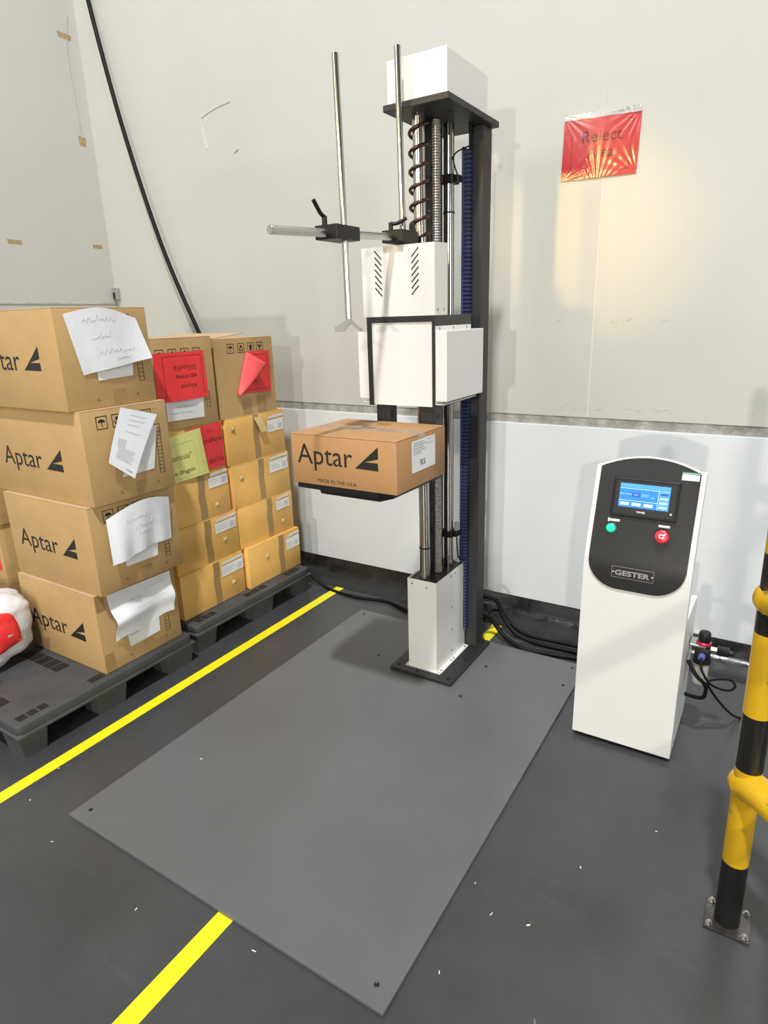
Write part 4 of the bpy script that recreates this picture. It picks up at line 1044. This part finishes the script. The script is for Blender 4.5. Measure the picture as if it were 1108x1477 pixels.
tag(MB().tube([(rx, ry-.047, .362), (rx+.008, ry-.072, .33), (rx+.034, ry-.066, .285), (rx+.06, ry-.03, .25), (rx+.10, ry, .232), (rx+.12, ry+.01, .25), (rx+.10, ry+.01, .272), (rx+.05, ry-.02, .274), (rx+.032, ry-.04, .262), (rx+.07, ry+.02, .17), (rx+.115, ry+.10, .08), (rx+.15, ry+.20, .008), (rx+.22, ry+.23, .0055), (rx+.34, ry+.24, .0055)], .0045, 8).build('air_hose', M_rubber, None, True),
    'thin black air hose hanging in a loop below the regulator', 'hose')
tag(MB().tube([(CX1+.006, ry-.03, .335), (rx-.01, ry-.055, .295), (rx+.02, ry-.05, .265), (rx+.028, ry-.035, .235), (rx+.022, ry-.03, .195), (rx-.01, ry-.02, .182), (CX1+.008, ry-.01, .18)], .0075, 8).build('cabinet_cable', M_rubber, None, True),
    'short black cable curving out of and back into the cabinet side', 'cable')

# ================================================================== GUARD BARRIER
T3 = thing('guard_barrier', 'yellow and black striped tubular guard barrier at the right edge', 'barrier', (.062, 1.583, 0))
RB = .0315
M_post = banded('hazard_stripes_post', 'Z', [(0, 'k'), (.205, 'y'), (.50, 'k'), (.655, 'y'), (.872, 'k'), (1.065, 'y'), (1.30, 'k')])
M_rail = banded('hazard_stripes_rail', 'X', [(0, 'y'), (.30, 'k')])
lean = -.014
top = (.058+lean*1.32, 1.580, 1.32)
MB().lathe((.058, 1.583, .008), Vector(top)-Vector((.058, 1.583, .008)), [(0, RB), (1.30, RB), (1.33, RB*.85), (1.35, RB*.45), (1.355, 0)], 32).build('post', M_post, T3, 40)
MB().box(.005, .115, 1.532, 1.638, 0, .008, .001, 1).build('base_plate', mat('worn_dark_steel', (.10, .095, .09), .25, .7, var=.4, vscale=30), T3)
for x, y in ((.018, 1.545), (.102, 1.545), (.018, 1.625), (.102, 1.625)):
    MB().lathe((x, y, .008), (0, 0, 1), [(0, .009), (.002, .009), (.002, .0065), (.008, .0065), (.008, .004), (.012, .004), (.012, 0)], 6).build('anchor_bolt', M_chrome2, T3)
for z, nm in ((.455, 0), (.962, 1)):
    xp = .058+lean*z
    MB().tube([(xp-.004, 1.585, z-.012), (xp+.012, 1.567, z), (xp+.05, 1.53, z+.004), (xp+.11, 1.47, z), (xp+.155, 1.40, z), (xp+.17, 1.25, z), (xp+.17, .9, z), (xp+.17, .1, z), (xp+.17, -.9, z)], RB*1.28, 22, 8).lathe((xp, 1.583, z-.006), (.7, -.7, .05), [(-RB*1.36, .0), (-RB*1.25, RB*.55), (-RB*.9, RB*1.05), (-RB*.35, RB*1.30), (RB*.3, RB*1.34), (RB*1.0, RB*1.29)], 24).build('rail', M_rail, T3, 60)
MB().lathe((.222, -.9, 0), (0, 0, 1), [(0, RB), (1.30, RB), (1.33, RB*.85), (1.35, RB*.45), (1.355, 0)], 32).build('post', M_post, T3, 40)
MB().box(.165, .28, -.96, -.84, 0, .008, .001, 1).build('base_plate', M_chrome2, T3)
